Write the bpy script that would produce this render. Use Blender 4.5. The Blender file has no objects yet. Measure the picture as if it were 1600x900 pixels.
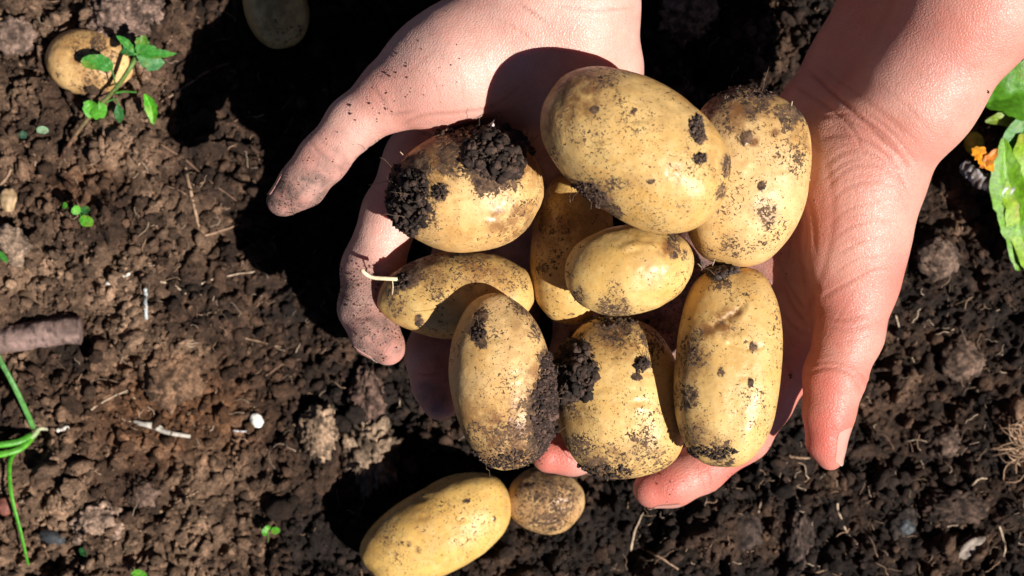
import bpy, math, random
import numpy as np
from mathutils import Vector, Matrix

random.seed(7)
RNG = np.random.default_rng(11)
SC = bpy.context.scene
COL = SC.collection
CM = 0.01

# ------------------------------------------------------------------ camera
CAMZ = 64.0                      # centimetres above the soil
LENS, SENS = 60.0, 36.0
cam_d = bpy.data.cameras.new('camera')
cam_d.lens, cam_d.sensor_width = LENS, SENS
cam_d.clip_start, cam_d.clip_end = 0.02, 50.0
cam_d.dof.use_dof = True
cam_d.dof.focus_distance = (CAMZ - 9.0) * CM
cam_d.dof.aperture_fstop = 12.0
cam_o = bpy.data.objects.new('camera', cam_d)
cam_o.location = (0, 0, CAMZ * CM)
COL.objects.link(cam_o)
SC.camera = cam_o

# ------------------------------------------------------------------ sky and sun
SUN_EL = math.radians(50)
SUN_AZ = math.radians(123)       # clockwise from +Y
world = bpy.data.worlds.new('World')
SC.world = world
world.use_nodes = True
wn = world.node_tree
wn.nodes.clear()
sky = wn.nodes.new('ShaderNodeTexSky')
sky.sky_type = 'NISHITA'
sky.sun_disc = False
sky.sun_elevation = SUN_EL
sky.sun_rotation = SUN_AZ
sky.air_density = 0.3
sky.dust_density = 0.3
sky.ozone_density = 0.5
sky.altitude = 1500
bg = wn.nodes.new('ShaderNodeBackground')
bg.inputs['Strength'].default_value = 0.05
wo = wn.nodes.new('ShaderNodeOutputWorld')
wn.links.new(sky.outputs[0], bg.inputs['Color'])
wn.links.new(bg.outputs[0], wo.inputs['Surface'])
sun_d = bpy.data.lights.new('sun', 'SUN')
sun_d.energy = 5.0
sun_d.angle = math.radians(0.5)
sun_d.color = (1.0, 0.955, 0.89)
sun_o = bpy.data.objects.new('sun', sun_d)
to_sun = Vector((math.sin(SUN_AZ) * math.cos(SUN_EL), math.cos(SUN_AZ) * math.cos(SUN_EL), math.sin(SUN_EL)))
sun_o.rotation_euler = to_sun.to_track_quat('Z', 'Y').to_euler()
sun_o.location = (0.5, -0.3, 1.2)
COL.objects.link(sun_o)
SC.view_settings.view_transform = 'Standard'
SC.view_settings.look = 'None'
SC.view_settings.exposure = 0.56
SC.view_settings.gamma = 1.0

# ------------------------------------------------------------------ helpers
K = SENS / LENS / 1600.0


def sc(z):                       # centimetres per photo pixel at height z
    return (CAMZ - z) * K


def P(x, y, z):                  # point of the place (cm) seen at photo pixel x, y when z cm high
    s = sc(z)
    return np.array([(x - 800) * s, (450 - y) * s, z])


def to_px(V):
    s = (CAMZ - V[:, 2]) * K
    return np.stack([V[:, 0] / s + 800, 450 - V[:, 1] / s], 1)


def hsh(ix, iy, iz, seed):
    with np.errstate(over='ignore'):
        h = (ix.astype(np.int64) * 374761393 + iy.astype(np.int64) * 668265263 + iz.astype(np.int64) * 2147483647 + seed * 974634777)
        h = (h ^ (h >> 13)) * 1274126177
        h = h & 0xffffffff
        h = ((h ^ (h >> 15)) * 2246822519) & 0xffffffff
        h = ((h ^ (h >> 13)) * 3266489917) & 0xffffffff
        h = h ^ (h >> 16)
    return (h & 0xffffff).astype(np.float64) / 0xffffff


def vnoise(V, scale, seed=0):
    Q = V / scale
    I = np.floor(Q).astype(np.int64)
    f = Q - I
    f = f * f * f * (f * (f * 6 - 15) + 10)
    r = 0
    for dx in (0, 1):
        wx = f[:, 0] if dx else 1 - f[:, 0]
        for dy in (0, 1):
            wy = f[:, 1] if dy else 1 - f[:, 1]
            for dz in (0, 1):
                wz = f[:, 2] if dz else 1 - f[:, 2]
                r = r + wx * wy * wz * hsh(I[:, 0] + dx, I[:, 1] + dy, I[:, 2] + dz, seed)
    return r * 2 - 1


def fbm(V, scale, octs=4, seed=0, gain=0.5):
    r, a, t = 0, 1.0, 0
    for o in range(octs):
        r = r + a * vnoise(V, scale / 2 ** o, seed + o * 17)
        t += a
        a *= gain
    return r / t


def v3(x, y, z=0.0):
    return np.stack([x, y, np.full_like(x, z) if np.isscalar(z) else z], 1)


def worley(x, y, s, seed):
    X, Y = x / s, y / s
    ix, iy = np.floor(X).astype(np.int64), np.floor(Y).astype(np.int64)
    z = np.zeros_like(ix)
    best = np.full(x.shape, 9.0)
    cid = np.zeros(x.shape)
    tilt = np.zeros(x.shape)
    for dx in (-1, 0, 1):
        for dy in (-1, 0, 1):
            jx, jy = ix + dx, iy + dy
            a, b = hsh(jx, jy, z, seed), hsh(jx, jy, z, seed + 5)
            d = np.hypot(jx + a - X, jy + b - Y)
            m = d < best
            best = np.where(m, d, best)
            cc_ = hsh(jx, jy, z, seed + 9)
            cid = np.where(m, cc_, cid)
            an = cc_ * 97.0
            tilt = np.where(m, (jx + a - X) * np.cos(an) + (jy + b - Y) * np.sin(an), tilt)
    return best, cid, tilt


def sstep(a, b, x):
    t = np.clip((x - a) / (b - a), 0, 1)
    return t * t * (3 - 2 * t)


def mk_mesh(name, V, F, attrs=None, smooth=True):
    """V (n,3) in cm, F list of (m,k) index arrays; attrs name -> (n,) or (n,3)"""
    if not isinstance(F, list):
        F = [F]
    F = [np.asarray(f, dtype=np.int32) for f in F if len(f)]
    me = bpy.data.meshes.new(name)
    V = np.asarray(V, dtype=np.float64) * CM
    me.vertices.add(len(V))
    me.vertices.foreach_set('co', V.astype(np.float32).ravel())
    nl = sum(f.size for f in F)
    npoly = sum(len(f) for f in F)
    me.loops.add(nl)
    me.polygons.add(npoly)
    me.loops.foreach_set('vertex_index', np.concatenate([f.ravel() for f in F]))
    starts, o = [], 0
    for f in F:
        starts.append(o + np.arange(len(f)) * f.shape[1])
        o += f.size
    me.polygons.foreach_set('loop_start', np.concatenate(starts).astype(np.int32))
    me.update(calc_edges=True)
    me.validate()
    if smooth:
        me.polygons.foreach_set('use_smooth', np.ones(len(me.polygons), dtype=bool))
    for k, a in (attrs or {}).items():
        a = np.asarray(a, dtype=np.float32)
        if a.ndim == 1:
            at = me.attributes.new(k, 'FLOAT', 'POINT')
            at.data.foreach_set('value', a)
        else:
            at = me.attributes.new(k, 'FLOAT_COLOR', 'POINT')
            at.data.foreach_set('color', np.hstack([a, np.ones((len(a), 1), np.float32)]).ravel())
    return me


def link(name, me, mat=None, parent=None, loc=None, label=None, cat=None, group=None, kind=None):
    o = bpy.data.objects.new(name, me)
    COL.objects.link(o)
    if mat is not None and me is not None and len(me.materials) == 0:
        me.materials.append(mat)
    if loc is not None:
        o.location = Vector(loc) * CM
    if parent is not None:
        o.parent = parent
    if label: o['label'] = label
    if cat: o['category'] = cat
    if group: o['group'] = group
    if kind: o['kind'] = kind
    return o


def tube(pts, rad, sides=6, closed=True):
    pts = [np.array(p, float) for p in pts]
    n = len(pts)
    V, F = [], []
    up = np.array([0.13, 0.2, 1.0])
    for i, p in enumerate(pts):
        t = pts[min(i + 1, n - 1)] - pts[max(i - 1, 0)]
        t = t / (np.linalg.norm(t) + 1e-9)
        a = np.cross(t, up); a /= np.linalg.norm(a) + 1e-9
        b = np.cross(t, a)
        r = rad[i] if hasattr(rad, '__len__') else rad
        for k in range(sides):
            w = 2 * math.pi * k / sides
            V.append(p + r * (a * math.cos(w) + b * math.sin(w)))
    for i in range(n - 1):
        for k in range(sides):
            k2 = (k + 1) % sides
            F.append((i * sides + k, i * sides + k2, (i + 1) * sides + k2, (i + 1) * sides + k))
    V.append(pts[0]); V.append(pts[-1])
    T = []
    for k in range(sides):
        k2 = (k + 1) % sides
        T.append((n * sides, k2, k))
        T.append((n * sides + 1, (n - 1) * sides + k, (n - 1) * sides + k2))
    return np.array(V), np.array(F), np.array(T)


def smooth_line(pts, n=24):
    """Catmull-Rom through pts"""
    p = [np.array(q, float) for q in pts]
    p = [2 * p[0] - p[1]] + p + [2 * p[-1] - p[-2]]
    out = []
    segs = len(p) - 3
    per = max(2, n // segs)
    for i in range(segs):
        a, b, c, d = p[i:i + 4]
        for k in range(per):
            t = k / per
            out.append(0.5 * ((2 * b) + (-a + c) * t + (2 * a - 5 * b + 4 * c - d) * t * t + (-a + 3 * b - 3 * c + d) * t ** 3))
    out.append(p[-2])
    return out


class Bag:
    """collects pieces that become one mesh"""
    def __init__(s):
        s.V, s.Q, s.T, s.C, s.n = [], [], [], [], 0

    def add(s, V, Q=None, T=None, col=(1, 1, 1)):
        V = np.asarray(V, float)
        s.V.append(V)
        if Q is not None and len(Q): s.Q.append(np.asarray(Q) + s.n)
        if T is not None and len(T): s.T.append(np.asarray(T) + s.n)
        col = np.asarray(col, float)
        s.C.append(np.tile(col, (len(V), 1)) if col.ndim == 1 else col)
        s.n += len(V)

    def mesh(s, name, smooth=True):
        F = []
        if s.Q: F.append(np.concatenate(s.Q))
        if s.T: F.append(np.concatenate(s.T))
        return mk_mesh(name, np.concatenate(s.V), F, {'col': np.concatenate(s.C)}, smooth)


def icosphere(sub):
    import bmesh
    bm = bmesh.new()
    bmesh.ops.create_icosphere(bm, subdivisions=sub, radius=1.0)
    V = np.array([v.co[:] for v in bm.verts])
    F = np.array([[v.index for v in f.verts] for f in bm.faces])
    bm.free()
    return V, F


ICO = {k: icosphere(k) for k in (1, 2, 3, 4, 6, 7)}

# ------------------------------------------------------------------ node helpers


class NT:
    def __init__(s, name):
        s.m = bpy.data.materials.new(name)
        s.m.use_nodes = True
        s.t = s.m.node_tree
        s.t.nodes.clear()
        s.out = s.t.nodes.new('ShaderNodeOutputMaterial')
        s.b = s.t.nodes.new('ShaderNodeBsdfPrincipled')
        s.t.links.new(s.b.outputs[0], s.out.inputs['Surface'])

    def n(s, ty, **kw):
        nd = s.t.nodes.new(ty)
        for k, v in kw.items():
            if k.startswith('i_'):
                s.set(nd.inputs[k[2:].replace('_', ' ')], v)
            else:
                setattr(nd, k, v)
        return nd

    def set(s, sock, v):
        if hasattr(v, 'is_linked') or isinstance(v, bpy.types.NodeSocket):
            s.t.links.new(v, sock)
        elif isinstance(v, (tuple, list)) and sock.type == 'RGBA' and len(v) == 3:
            sock.default_value = (*v, 1)
        else:
            sock.default_value = v

    def attr(s, name, col=False):
        a = s.n('ShaderNodeAttribute', attribute_name=name)
        return a.outputs['Color' if col else 'Fac']

    def coord(s):
        return s.n('ShaderNodeTexCoord').outputs['Object']

    def mapped(s, vec, scale=(1, 1, 1), rot=(0, 0, 0)):
        m = s.n('ShaderNodeMapping')
        s.set(m.inputs['Vector'], vec)
        m.inputs['Scale'].default_value = scale
        m.inputs['Rotation'].default_value = rot
        return m.outputs[0]

    def noise(s, vec, scale, detail=3.0, rough=0.5, dist=0.0):
        nd = s.n('ShaderNodeTexNoise')
        s.set(nd.inputs['Vector'], vec)
        nd.inputs['Scale'].default_value = scale
        nd.inputs['Detail'].default_value = detail
        nd.inputs['Roughness'].default_value = rough
        nd.inputs['Distortion'].default_value = dist
        return nd.outputs['Fac']

    def math(s, op, a, b=0.0, c=None, clamp=False):
        nd = s.n('ShaderNodeMath', operation=op, use_clamp=clamp)
        s.set(nd.inputs[0], a)
        s.set(nd.inputs[1], b)
        if c is not None: s.set(nd.inputs[2], c)
        return nd.outputs[0]

    def ramp(s, x, lo, hi, a=0.0, b=1.0):
        nd = s.n('ShaderNodeMapRange', interpolation_type='SMOOTHSTEP')
        s.set(nd.inputs['Value'], x)
        s.set(nd.inputs['From Min'], lo)
        s.set(nd.inputs['From Max'], hi)
        s.set(nd.inputs['To Min'], a)
        s.set(nd.inputs['To Max'], b)
        return nd.outputs[0]

    def mix(s, f, a, b, mode='MIX'):
        nd = s.n('ShaderNodeMix', data_type='RGBA', blend_type=mode)
        s.set(nd.inputs[0], f)
        s.set(nd.inputs[6], a)
        s.set(nd.inputs[7], b)
        return nd.outputs[2]

    def bump(s, h, dist, strength=1.0, normal=None):
        nd = s.n('ShaderNodeBump')
        s.set(nd.inputs['Height'], h)
        nd.inputs['Distance'].default_value = dist
        nd.inputs['Strength'].default_value = strength
        if normal is not None: s.set(nd.inputs['Normal'], normal)
        return nd.outputs[0]

    def bs(s, **kw):
        for k, v in kw.items():
            s.set(s.b.inputs[k.replace('_', ' ')], v)


def soil_material(name, rough=0.92, gl=0.25):
    m = NT(name)
    c = m.coord()
    n1 = m.noise(c, 900, 4, 0.7)
    n2 = m.noise(c, 160, 5, 0.65)
    base = m.attr('col', True)
    f = m.math('MULTIPLY', m.ramp(n1, 0.3, 0.7, 0.55, 1.5), m.ramp(n2, 0.3, 0.7, 0.7, 1.35))
    comb = m.n('ShaderNodeCombineXYZ')
    for i in range(3): m.set(comb.inputs[i], f)
    colr = m.mix(1.0, base, comb.outputs[0], 'MULTIPLY')
    nb = m.bump(m.noise(c, 700, 6, 0.75), 0.0009, 0.9)
    m.bs(Base_Color=colr, Roughness=rough, Normal=nb)
    m.b.inputs['Specular IOR Level'].default_value = gl
    return m.m


MAT_SOIL = soil_material('soil')
MAT_CLUMP = soil_material('damp_soil', 0.8, 0.35)


def plain_attr_material(name, rough=0.6, trans=0.0, spec=0.3, bumpd=0.0002):
    m = NT(name)
    c = m.coord()
    f = m.ramp(m.noise(c, 500, 4, 0.6), 0.3, 0.7, 0.75, 1.25)
    comb = m.n('ShaderNodeCombineXYZ')
    for i in range(3): m.set(comb.inputs[i], f)
    colr = m.mix(1.0, m.attr('col', True), comb.outputs[0], 'MULTIPLY')
    m.bs(Base_Color=colr, Roughness=rough, Normal=m.bump(m.noise(c, 900, 4, 0.6), bumpd))
    m.b.inputs['Specular IOR Level'].default_value = spec
    if trans > 0:
        tr = m.n('ShaderNodeBsdfTranslucent')
        m.set(tr.inputs['Color'], colr)
        ms = m.n('ShaderNodeMixShader')
        ms.inputs[0].default_value = trans
        m.t.links.new(m.b.outputs[0], ms.inputs[1])
        m.t.links.new(tr.outputs[0], ms.inputs[2])
        m.t.links.new(ms.outputs[0], m.out.inputs['Surface'])
    return m.m


MAT_ROOT = plain_attr_material('root_fibre', 0.8)
MAT_LEAF = plain_attr_material('leaf', 0.42, 0.3, 0.45)
MAT_STONE = plain_attr_material('stone', 0.6, 0, 0.4)

# ------------------------------------------------------------------ soil surface (cm)


def blob(px, py, cx, cy, rx, ry):
    return np.exp(-(((px - cx) / rx) ** 2 + ((py - cy) / ry) ** 2))


def macro_h(x, y):
    px, py = x / sc(0) + 800, 450 - y / sc(0)
    h = 0.35 * fbm(v3(x, y), 6.0, 3, 3)
    bank = sstep(60, -60, px - (330 + 0.22 * (py - 200)) + 55 * vnoise(v3(x, y), 2.2, 77))
    h = h + 0.9 * bank * sstep(1000, 500, py + 200)
    h = h - 1.3 * blob(px, py, 440, 180, 130, 230)
    h = h - 0.9 * blob(px, py, 560, 620, 170, 130) - 0.7 * blob(px, py, 640, 790, 200, 90)
    h = h - 0.8 * blob(px, py, 800, 420, 350, 320)
    h = h - 0.7 * blob(px, py, 1130, 60, 130, 130)
    h = h - 0.5 * blob(px, py, 1430, 640, 90, 60) + 0.25 * blob(px, py, 290, 640, 130, 90)
    h = h - 0.7 * blob(px, py, 140, 98, 75, 55)
    return h, px, py, bank


def ground_h(x, y, detail=True):
    h, px, py, bank = macro_h(x, y)
    if not detail:
        return h
    wx = x + 0.35 * vnoise(v3(x, y), 0.9, 31) + 0.1 * vnoise(v3(x, y), 0.3, 41)
    wy = y + 0.35 * vnoise(v3(x, y), 0.9, 32) + 0.1 * vnoise(v3(x, y), 0.3, 42)
    flat = 1 - 0.75 * blob(px, py, 290, 630, 95, 75)
    for s, amp, sd in ((3.1, 0.36, 1), (1.5, 0.46, 2), (0.72, 0.62, 3), (0.36, 0.66, 4), (0.18, 0.6, 5)):
        d, cid, tl = worley(wx, wy, s, sd * 13)
        lump = np.clip(1 - (d / 0.7) ** 2.6, 0, 1) ** 0.5 * (1 + 0.75 * tl)
        m = sstep(-0.35, 0.45, vnoise(v3(x, y), s * 2.5, sd * 7 + 100)) * 0.8 + 0.2
        h = h + lump * s * amp * (0.15 + 0.85 * cid) * m * (flat if s > 0.2 else 1)
    h = h - 0.10 * np.abs(fbm(v3(x, y), 0.5, 3, 60)) * 2
    ck = np.abs(fbm(v3(wx, wy), 1.9, 4, 64, .55))
    h = h - 0.42 * sstep(0.09, 0.0, ck) * sstep(-.2, .4, vnoise(v3(x, y), 2.5, 65)) * flat
    h = h - 0.5 * sstep(0.25, 0.6, fbm(v3(x, y), 1.1, 3, 66)) * flat
    return h - 0.45


def soil_color(x, y, cellv=None):
    px, py = x / sc(0) + 800, 450 - y / sc(0)
    a = v3(x, y)
    n = fbm(a, 2.4, 4, 200)
    dryl = sstep(470, 230, px - 0.10 * (py - 450)) * 1.0
    dryr = sstep(1250, 1420, px) * 0.28 + 0.3 * blob(px, py, 1060, 30, 70, 90) + 0.35 * blob(px, py, 1440, 400, 120, 130)
    dry = np.clip(dryl + dryr + 0.13, 0, 1)
    dark = np.array([0.020, 0.0125, 0.0095])
    mid = np.array([0.066, 0.036, 0.022])
    pale = np.array([0.255, 0.158, 0.100])
    n = n + 0.5 * fbm(a, 0.5, 3, 240)
    t = np.clip(dry * 0.58 + n * 0.55 - 0.02, 0, 1)
    t2 = np.clip((t - 0.42) / 0.58, 0, 1)
    t1 = np.clip(t / 0.42, 0, 1)
    c = dark * (1 - t1)[:, None] + mid * t1[:, None]
    c = c * (1 - t2)[:, None] + pale * t2[:, None]
    ora = np.clip(blob(px, py, 270, 650, 110, 70) * 1.25 + 0.5 * blob(px, py, 130, 290, 60, 40), 0, 0.85) * (0.75 + 0.25 * fbm(a, .6, 3, 88))
    c = c * (1 - ora)[:, None] + np.array([0.17, 0.075, 0.033]) * ora[:, None]
    return c


def axis(half, step, far):
    a = list(np.arange(-half, half + 1e-6, step))
    s, e = step, half
    ext = []
    while e < far:
        s *= 1.18
        e += s
        ext.append(e)
    return np.array([-v for v in reversed(ext)] + a + ext)


STEP = 0.055
gx, gy = axis(20.9, STEP, 600), axis(12.1, STEP, 600)
GX, GY = np.meshgrid(gx, gy, indexing='ij')
fx, fy = GX.ravel(), GY.ravel()
hz = ground_h(fx, fy)
far = sstep(24, 40, np.maximum(np.abs(fx), np.abs(fy) * 1.4))
hz = hz * (1 - far) + 0.3 * far
V = v3(fx, fy, hz)
nx, ny = len(gx), len(gy)
I = np.arange(nx * ny).reshape(nx, ny)
Q = np.stack([I[:-1, :-1].ravel(), I[1:, :-1].ravel(), I[1:, 1:].ravel(), I[:-1, 1:].ravel()], 1)
_, cidv, _t = worley(fx, fy, 0.72, 39)
_, cidw, _t = worley(fx, fy, 0.36, 52)
cc = 0.8 * soil_color(fx, fy) * ((0.55 + 0.7 * cidv) * (0.65 + 0.7 * cidw))[:, None]
link('soil_ground', mk_mesh('soil_ground', V, Q, {'col': cc}), MAT_SOIL, kind='structure')

HG = hz.reshape(nx, ny)
I0X, I0Y = int(np.searchsorted(gx, -20.9 - 1e-6)), int(np.searchsorted(gy, -12.1 - 1e-6))


def gh(x, y):
    u = np.clip((x + 20.9) / STEP + I0X, 0, nx - 2.001)
    v = np.clip((y + 12.1) / STEP + I0Y, 0, ny - 2.001)
    i, j = u.astype(int), v.astype(int)
    a, b = u - i, v - j
    return HG[i, j] * (1 - a) * (1 - b) + HG[i + 1, j] * a * (1 - b) + HG[i, j + 1] * (1 - a) * b + HG[i + 1, j + 1] * a * b


# ------------------------------------------------------------------ crumbs of soil


def crumb_variants(sub, n, amp, scale=0.7):
    out = []
    V0, F0 = ICO[sub]
    for i in range(n):
        d = 1 + amp * fbm(V0 + i * 7.3, scale, 3 if sub > 1 else 1, 500 + i)
        if sub >= 3:
            d += 0.3 * np.abs(fbm(V0 + i * 3.1, 0.35, 3, 900 + i)) - 0.1
        s = np.array([1, RNG.uniform(.65, 1), RNG.uniform(.5, .9)])
        out.append((V0 * d[:, None] * s, F0))
    return out


VAR = {1: crumb_variants(1, 14, 0.95), 2: crumb_variants(2, 12, 0.9), 3: crumb_variants(3, 8, 0.6), 4: crumb_variants(4, 8, 0.55)}


def rand_rot(n):
    q = RNG.normal(size=(n, 4))
    q /= np.linalg.norm(q, axis=1)[:, None]
    w, x, y, z = q.T
    return np.stack([np.stack([1 - 2 * (y * y + z * z), 2 * (x * y - z * w), 2 * (x * z + y * w)], 1),
                     np.stack([2 * (x * y + z * w), 1 - 2 * (x * x + z * z), 2 * (y * z - x * w)], 1),
                     np.stack([2 * (x * z - y * w), 2 * (y * z + x * w), 1 - 2 * (x * x + y * y)], 1)], 1)


def scatter(bag, pos, rad, cols, sub):
    n = len(pos)
    R = rand_rot(n)
    vi = RNG.integers(0, len(VAR[sub]), n)
    for k, (V0, F0) in enumerate(VAR[sub]):
        m = np.nonzero(vi == k)[0]
        if not len(m): continue
        W = np.einsum('nij,vj->nvi', R[m], V0) * rad[m][:, None, None] + pos[m][:, None, :]
        Fm = (F0[None] + (np.arange(len(m)) * len(V0))[:, None, None]).reshape(-1, 3)
        bag.add(W.reshape(-1, 3), None, Fm, np.repeat(cols[m], len(V0), 0))


crumbs = Bag()
for cnt, lo, hi, sub, pw in ((19000, 0.028, 0.11, 1, 1.7), (4100, 0.10, 0.28, 2, 2.0), (300, 0.24, 0.55, 3, 2.0)):
    x = RNG.uniform(-21, 21, cnt)
    y = RNG.uniform(-12.3, 12.3, cnt)
    r = lo + (hi - lo) * RNG.uniform(0, 1, cnt) ** pw
    z = gh(x, y) + r * RNG.uniform(-0.1, 0.7, cnt)
    if sub == 3:
        px, py = x / sc(0) + 800, 450 - y / sc(0)
        keep = blob(px, py, 290, 640, 90, 60) < 0.4
        x, y, r, z = x[keep], y[keep], r[keep], z[keep]
    c = soil_color(x, y) * (0.30 + 1.12 * RNG.uniform(0, 1, len(x)) ** 1.5)[:, None]
    scatter(crumbs, v3(x, y, z), r, c, sub)
link('soil_crumbs', crumbs.mesh('soil_crumbs', False), MAT_SOIL, label='loose crumbs of brown soil strewn over the ground', cat='soil', kind='stuff')

# larger clods one can point at: px, py, radius px, paleness, label
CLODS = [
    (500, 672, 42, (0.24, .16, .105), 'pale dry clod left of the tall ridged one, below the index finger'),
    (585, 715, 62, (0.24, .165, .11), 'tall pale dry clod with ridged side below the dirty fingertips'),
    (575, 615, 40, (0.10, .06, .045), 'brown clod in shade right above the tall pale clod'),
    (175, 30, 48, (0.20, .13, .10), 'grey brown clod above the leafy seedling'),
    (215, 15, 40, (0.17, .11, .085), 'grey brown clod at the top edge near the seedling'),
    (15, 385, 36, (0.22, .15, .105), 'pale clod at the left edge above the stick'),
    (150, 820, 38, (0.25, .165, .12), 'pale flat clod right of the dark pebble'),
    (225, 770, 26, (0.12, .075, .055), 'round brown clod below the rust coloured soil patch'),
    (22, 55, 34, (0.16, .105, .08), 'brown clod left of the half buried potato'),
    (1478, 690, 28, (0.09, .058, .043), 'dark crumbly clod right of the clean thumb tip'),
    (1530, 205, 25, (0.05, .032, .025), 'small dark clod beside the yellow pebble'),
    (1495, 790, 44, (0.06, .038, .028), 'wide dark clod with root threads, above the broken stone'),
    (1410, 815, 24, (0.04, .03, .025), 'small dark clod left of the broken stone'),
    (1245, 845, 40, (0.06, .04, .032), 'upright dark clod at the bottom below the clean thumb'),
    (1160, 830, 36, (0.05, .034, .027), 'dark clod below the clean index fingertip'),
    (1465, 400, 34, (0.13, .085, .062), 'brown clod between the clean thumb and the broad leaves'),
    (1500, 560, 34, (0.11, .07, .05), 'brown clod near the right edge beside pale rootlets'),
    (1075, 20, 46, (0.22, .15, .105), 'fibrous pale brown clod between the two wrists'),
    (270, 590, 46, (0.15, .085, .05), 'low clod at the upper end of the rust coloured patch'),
]


def _gz(px, py):
    z = 0.0
    for _ in range(3):
        p = P(px, py, z)
        z = float(gh(p[0:1], p[1:2])[0])
    return z


for i, (px, py, r, c, lab) in enumerate(CLODS):
    z0 = _gz(px, py)
    rr = r * sc(z0) * .9
    V0, F0 = ICO[4] if r < 38 else ICO[6][0:2]
    if r >= 38:
        V0, F0 = icosphere(5)
    off = i * 11.7
    d = 1 + 0.35 * fbm(V0 + off, 1.1, 2, 700 + i)
    w = np.abs(fbm(V0 + off, 0.5, 4, 720 + i, 0.6))
    d = d + 0.55 * w - 0.14 + 0.30 * np.abs(fbm(V0 + off, 0.16, 3, 740 + i))
    if 'ridged' in lab:
        d = d + 0.10 * np.sin((V0[:, 1] + 0.35 * fbm(V0, .4, 2, 5)) * 26)
    S = np.array([1, 1.0, .6])
    if 'tall' in lab: S = np.array([.72, 1.15, .7])
    if 'upright' in lab: S = np.array([.6, 1.1, .6])
    if 'wide' in lab: S = np.array([1.2, .7, .6])
    Vc = V0 * d[:, None] * S * rr
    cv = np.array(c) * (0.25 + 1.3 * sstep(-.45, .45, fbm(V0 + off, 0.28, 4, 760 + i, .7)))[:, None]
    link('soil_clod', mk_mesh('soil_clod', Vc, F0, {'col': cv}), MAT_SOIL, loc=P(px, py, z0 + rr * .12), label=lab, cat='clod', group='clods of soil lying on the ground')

# ------------------------------------------------------------------ potatoes


def potato_material(name, hue, seed, speck=1.0):
    m = NT(name)
    c0 = m.coord()
    ad = m.n('ShaderNodeVectorMath', operation='ADD')
    m.set(ad.inputs[0], c0)
    ad.inputs[1].default_value = (seed * .37, seed * .21, seed * .11)
    c = ad.outputs[0]
    blot = m.noise(c, 42, 4, 0.6)
    fine = m.noise(c, 420, 5, 0.65)
    hue = tuple(h * k for h, k in zip(hue, (1.17, 1.05, 1.10)))
    skin = m.mix(m.ramp(blot, 0.35, 0.7), hue, tuple(h * k for h, k in zip(hue, (0.90, 0.80, 0.6))))
    skin = m.mix(m.ramp(fine, 0.45, 0.75, 0, 0.35), skin, (0.40, 0.22, 0.07))
    skin = m.mix(m.ramp(m.noise(c, 170, 8, .78), .48, .62, 0, .40), skin, (0.72, 0.54, 0.24))
    skin = m.mix(m.ramp(m.noise(m.mapped(c, (1, 1, 1), (2, .3, 1)), 75, 7, .72), .5, .7, 0, .5), skin, (0.42, 0.25, 0.09))
    stain = m.attr('stain')
    st = m.math('MULTIPLY', stain, m.ramp(m.noise(c, 180, 5, 0.7), 0.3, 0.62), clamp=True)
    skin = m.mix(st, skin, (0.215, 0.095, 0.032))
    # specks of soil
    cs = m.mapped(c, (1, 1, 1))
    sp1 = m.noise(cs, 900, 4, 0.65, 0.8)
    dens = m.noise(c, 70, 3, 0.6)
    dirt = m.attr('dirt')
    thr = m.math('SUBTRACT', 0.705 - 0.03 * speck, m.math('MULTIPLY', m.ramp(dens, 0.35, 0.68), 0.125))
    thr = m.math('SUBTRACT', thr, m.math('MULTIPLY', dirt, 0.28))
    f1 = m.ramp(m.math('SUBTRACT', sp1, thr), 0.0, 0.05)
    sp2 = m.noise(m.mapped(c, (1, 1, 1), (.5, .4, .8)), 330, 8, 0.75, 0.3)
    thr2 = m.math('SUBTRACT', 0.72, m.math('MULTIPLY', dirt, 0.33))
    f2 = m.ramp(m.math('SUBTRACT', sp2, thr2), 0.0, 0.03)
    sp3 = m.noise(c, 1500, 2, 0.5)
    f3 = m.ramp(m.math('ADD', sp3, m.math('MULTIPLY', m.ramp(m.noise(c, 55, 4, .6), .35, .65), .08)), 0.71, 0.76, 0, .75)
    f = m.math('MAXIMUM', m.math('MAXIMUM', f1, f2), f3)
    dc = m.mix(m.ramp(m.noise(c, 420, 5, .7), .35, .65), (0.028, 0.016, 0.010), (0.17, 0.095, 0.052))
    film = m.math('MULTIPLY', m.ramp(m.noise(c, 110, 5, .7), 0.35, 0.62, 0.0, 0.75), m.math('ADD', m.math('MULTIPLY', dirt, 1.3), 0.10), clamp=True)
    skin = m.mix(film, skin, (0.20, 0.115, 0.055))
    col = m.mix(f, skin, dc)
    h = m.math('ADD', m.math('MULTIPLY', f, 0.6), m.math('MULTIPLY', fine, 0.25))
    h = m.math('ADD', h, m.math('MULTIPLY', m.noise(c, 1500, 2), m.math('MULTIPLY', f, 0.5)))
    h = m.math('ADD', h, m.math('MULTIPLY', m.noise(c, 95, 5, .6), 1.3))
    nb = m.bump(h, 0.00045, 0.8)
    m.bs(Base_Color=col, Roughness=m.math('MAXIMUM', m.ramp(f, 0, 1, 0.0, 0.9), m.ramp(m.noise(c, 130, 5, .7),   .3, .7, .30, .58)), Normal=nb)
    m.b.inputs['Specular IOR Level'].default_value = 0.4
    m.b.inputs['Subsurface Weight'].default_value = 0.08
    m.b.inputs['Subsurface Radius'].default_value = (1.0, 0.55, 0.15)
    m.b.inputs['Subsurface Scale'].default_value = 0.003
    return m.m


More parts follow.
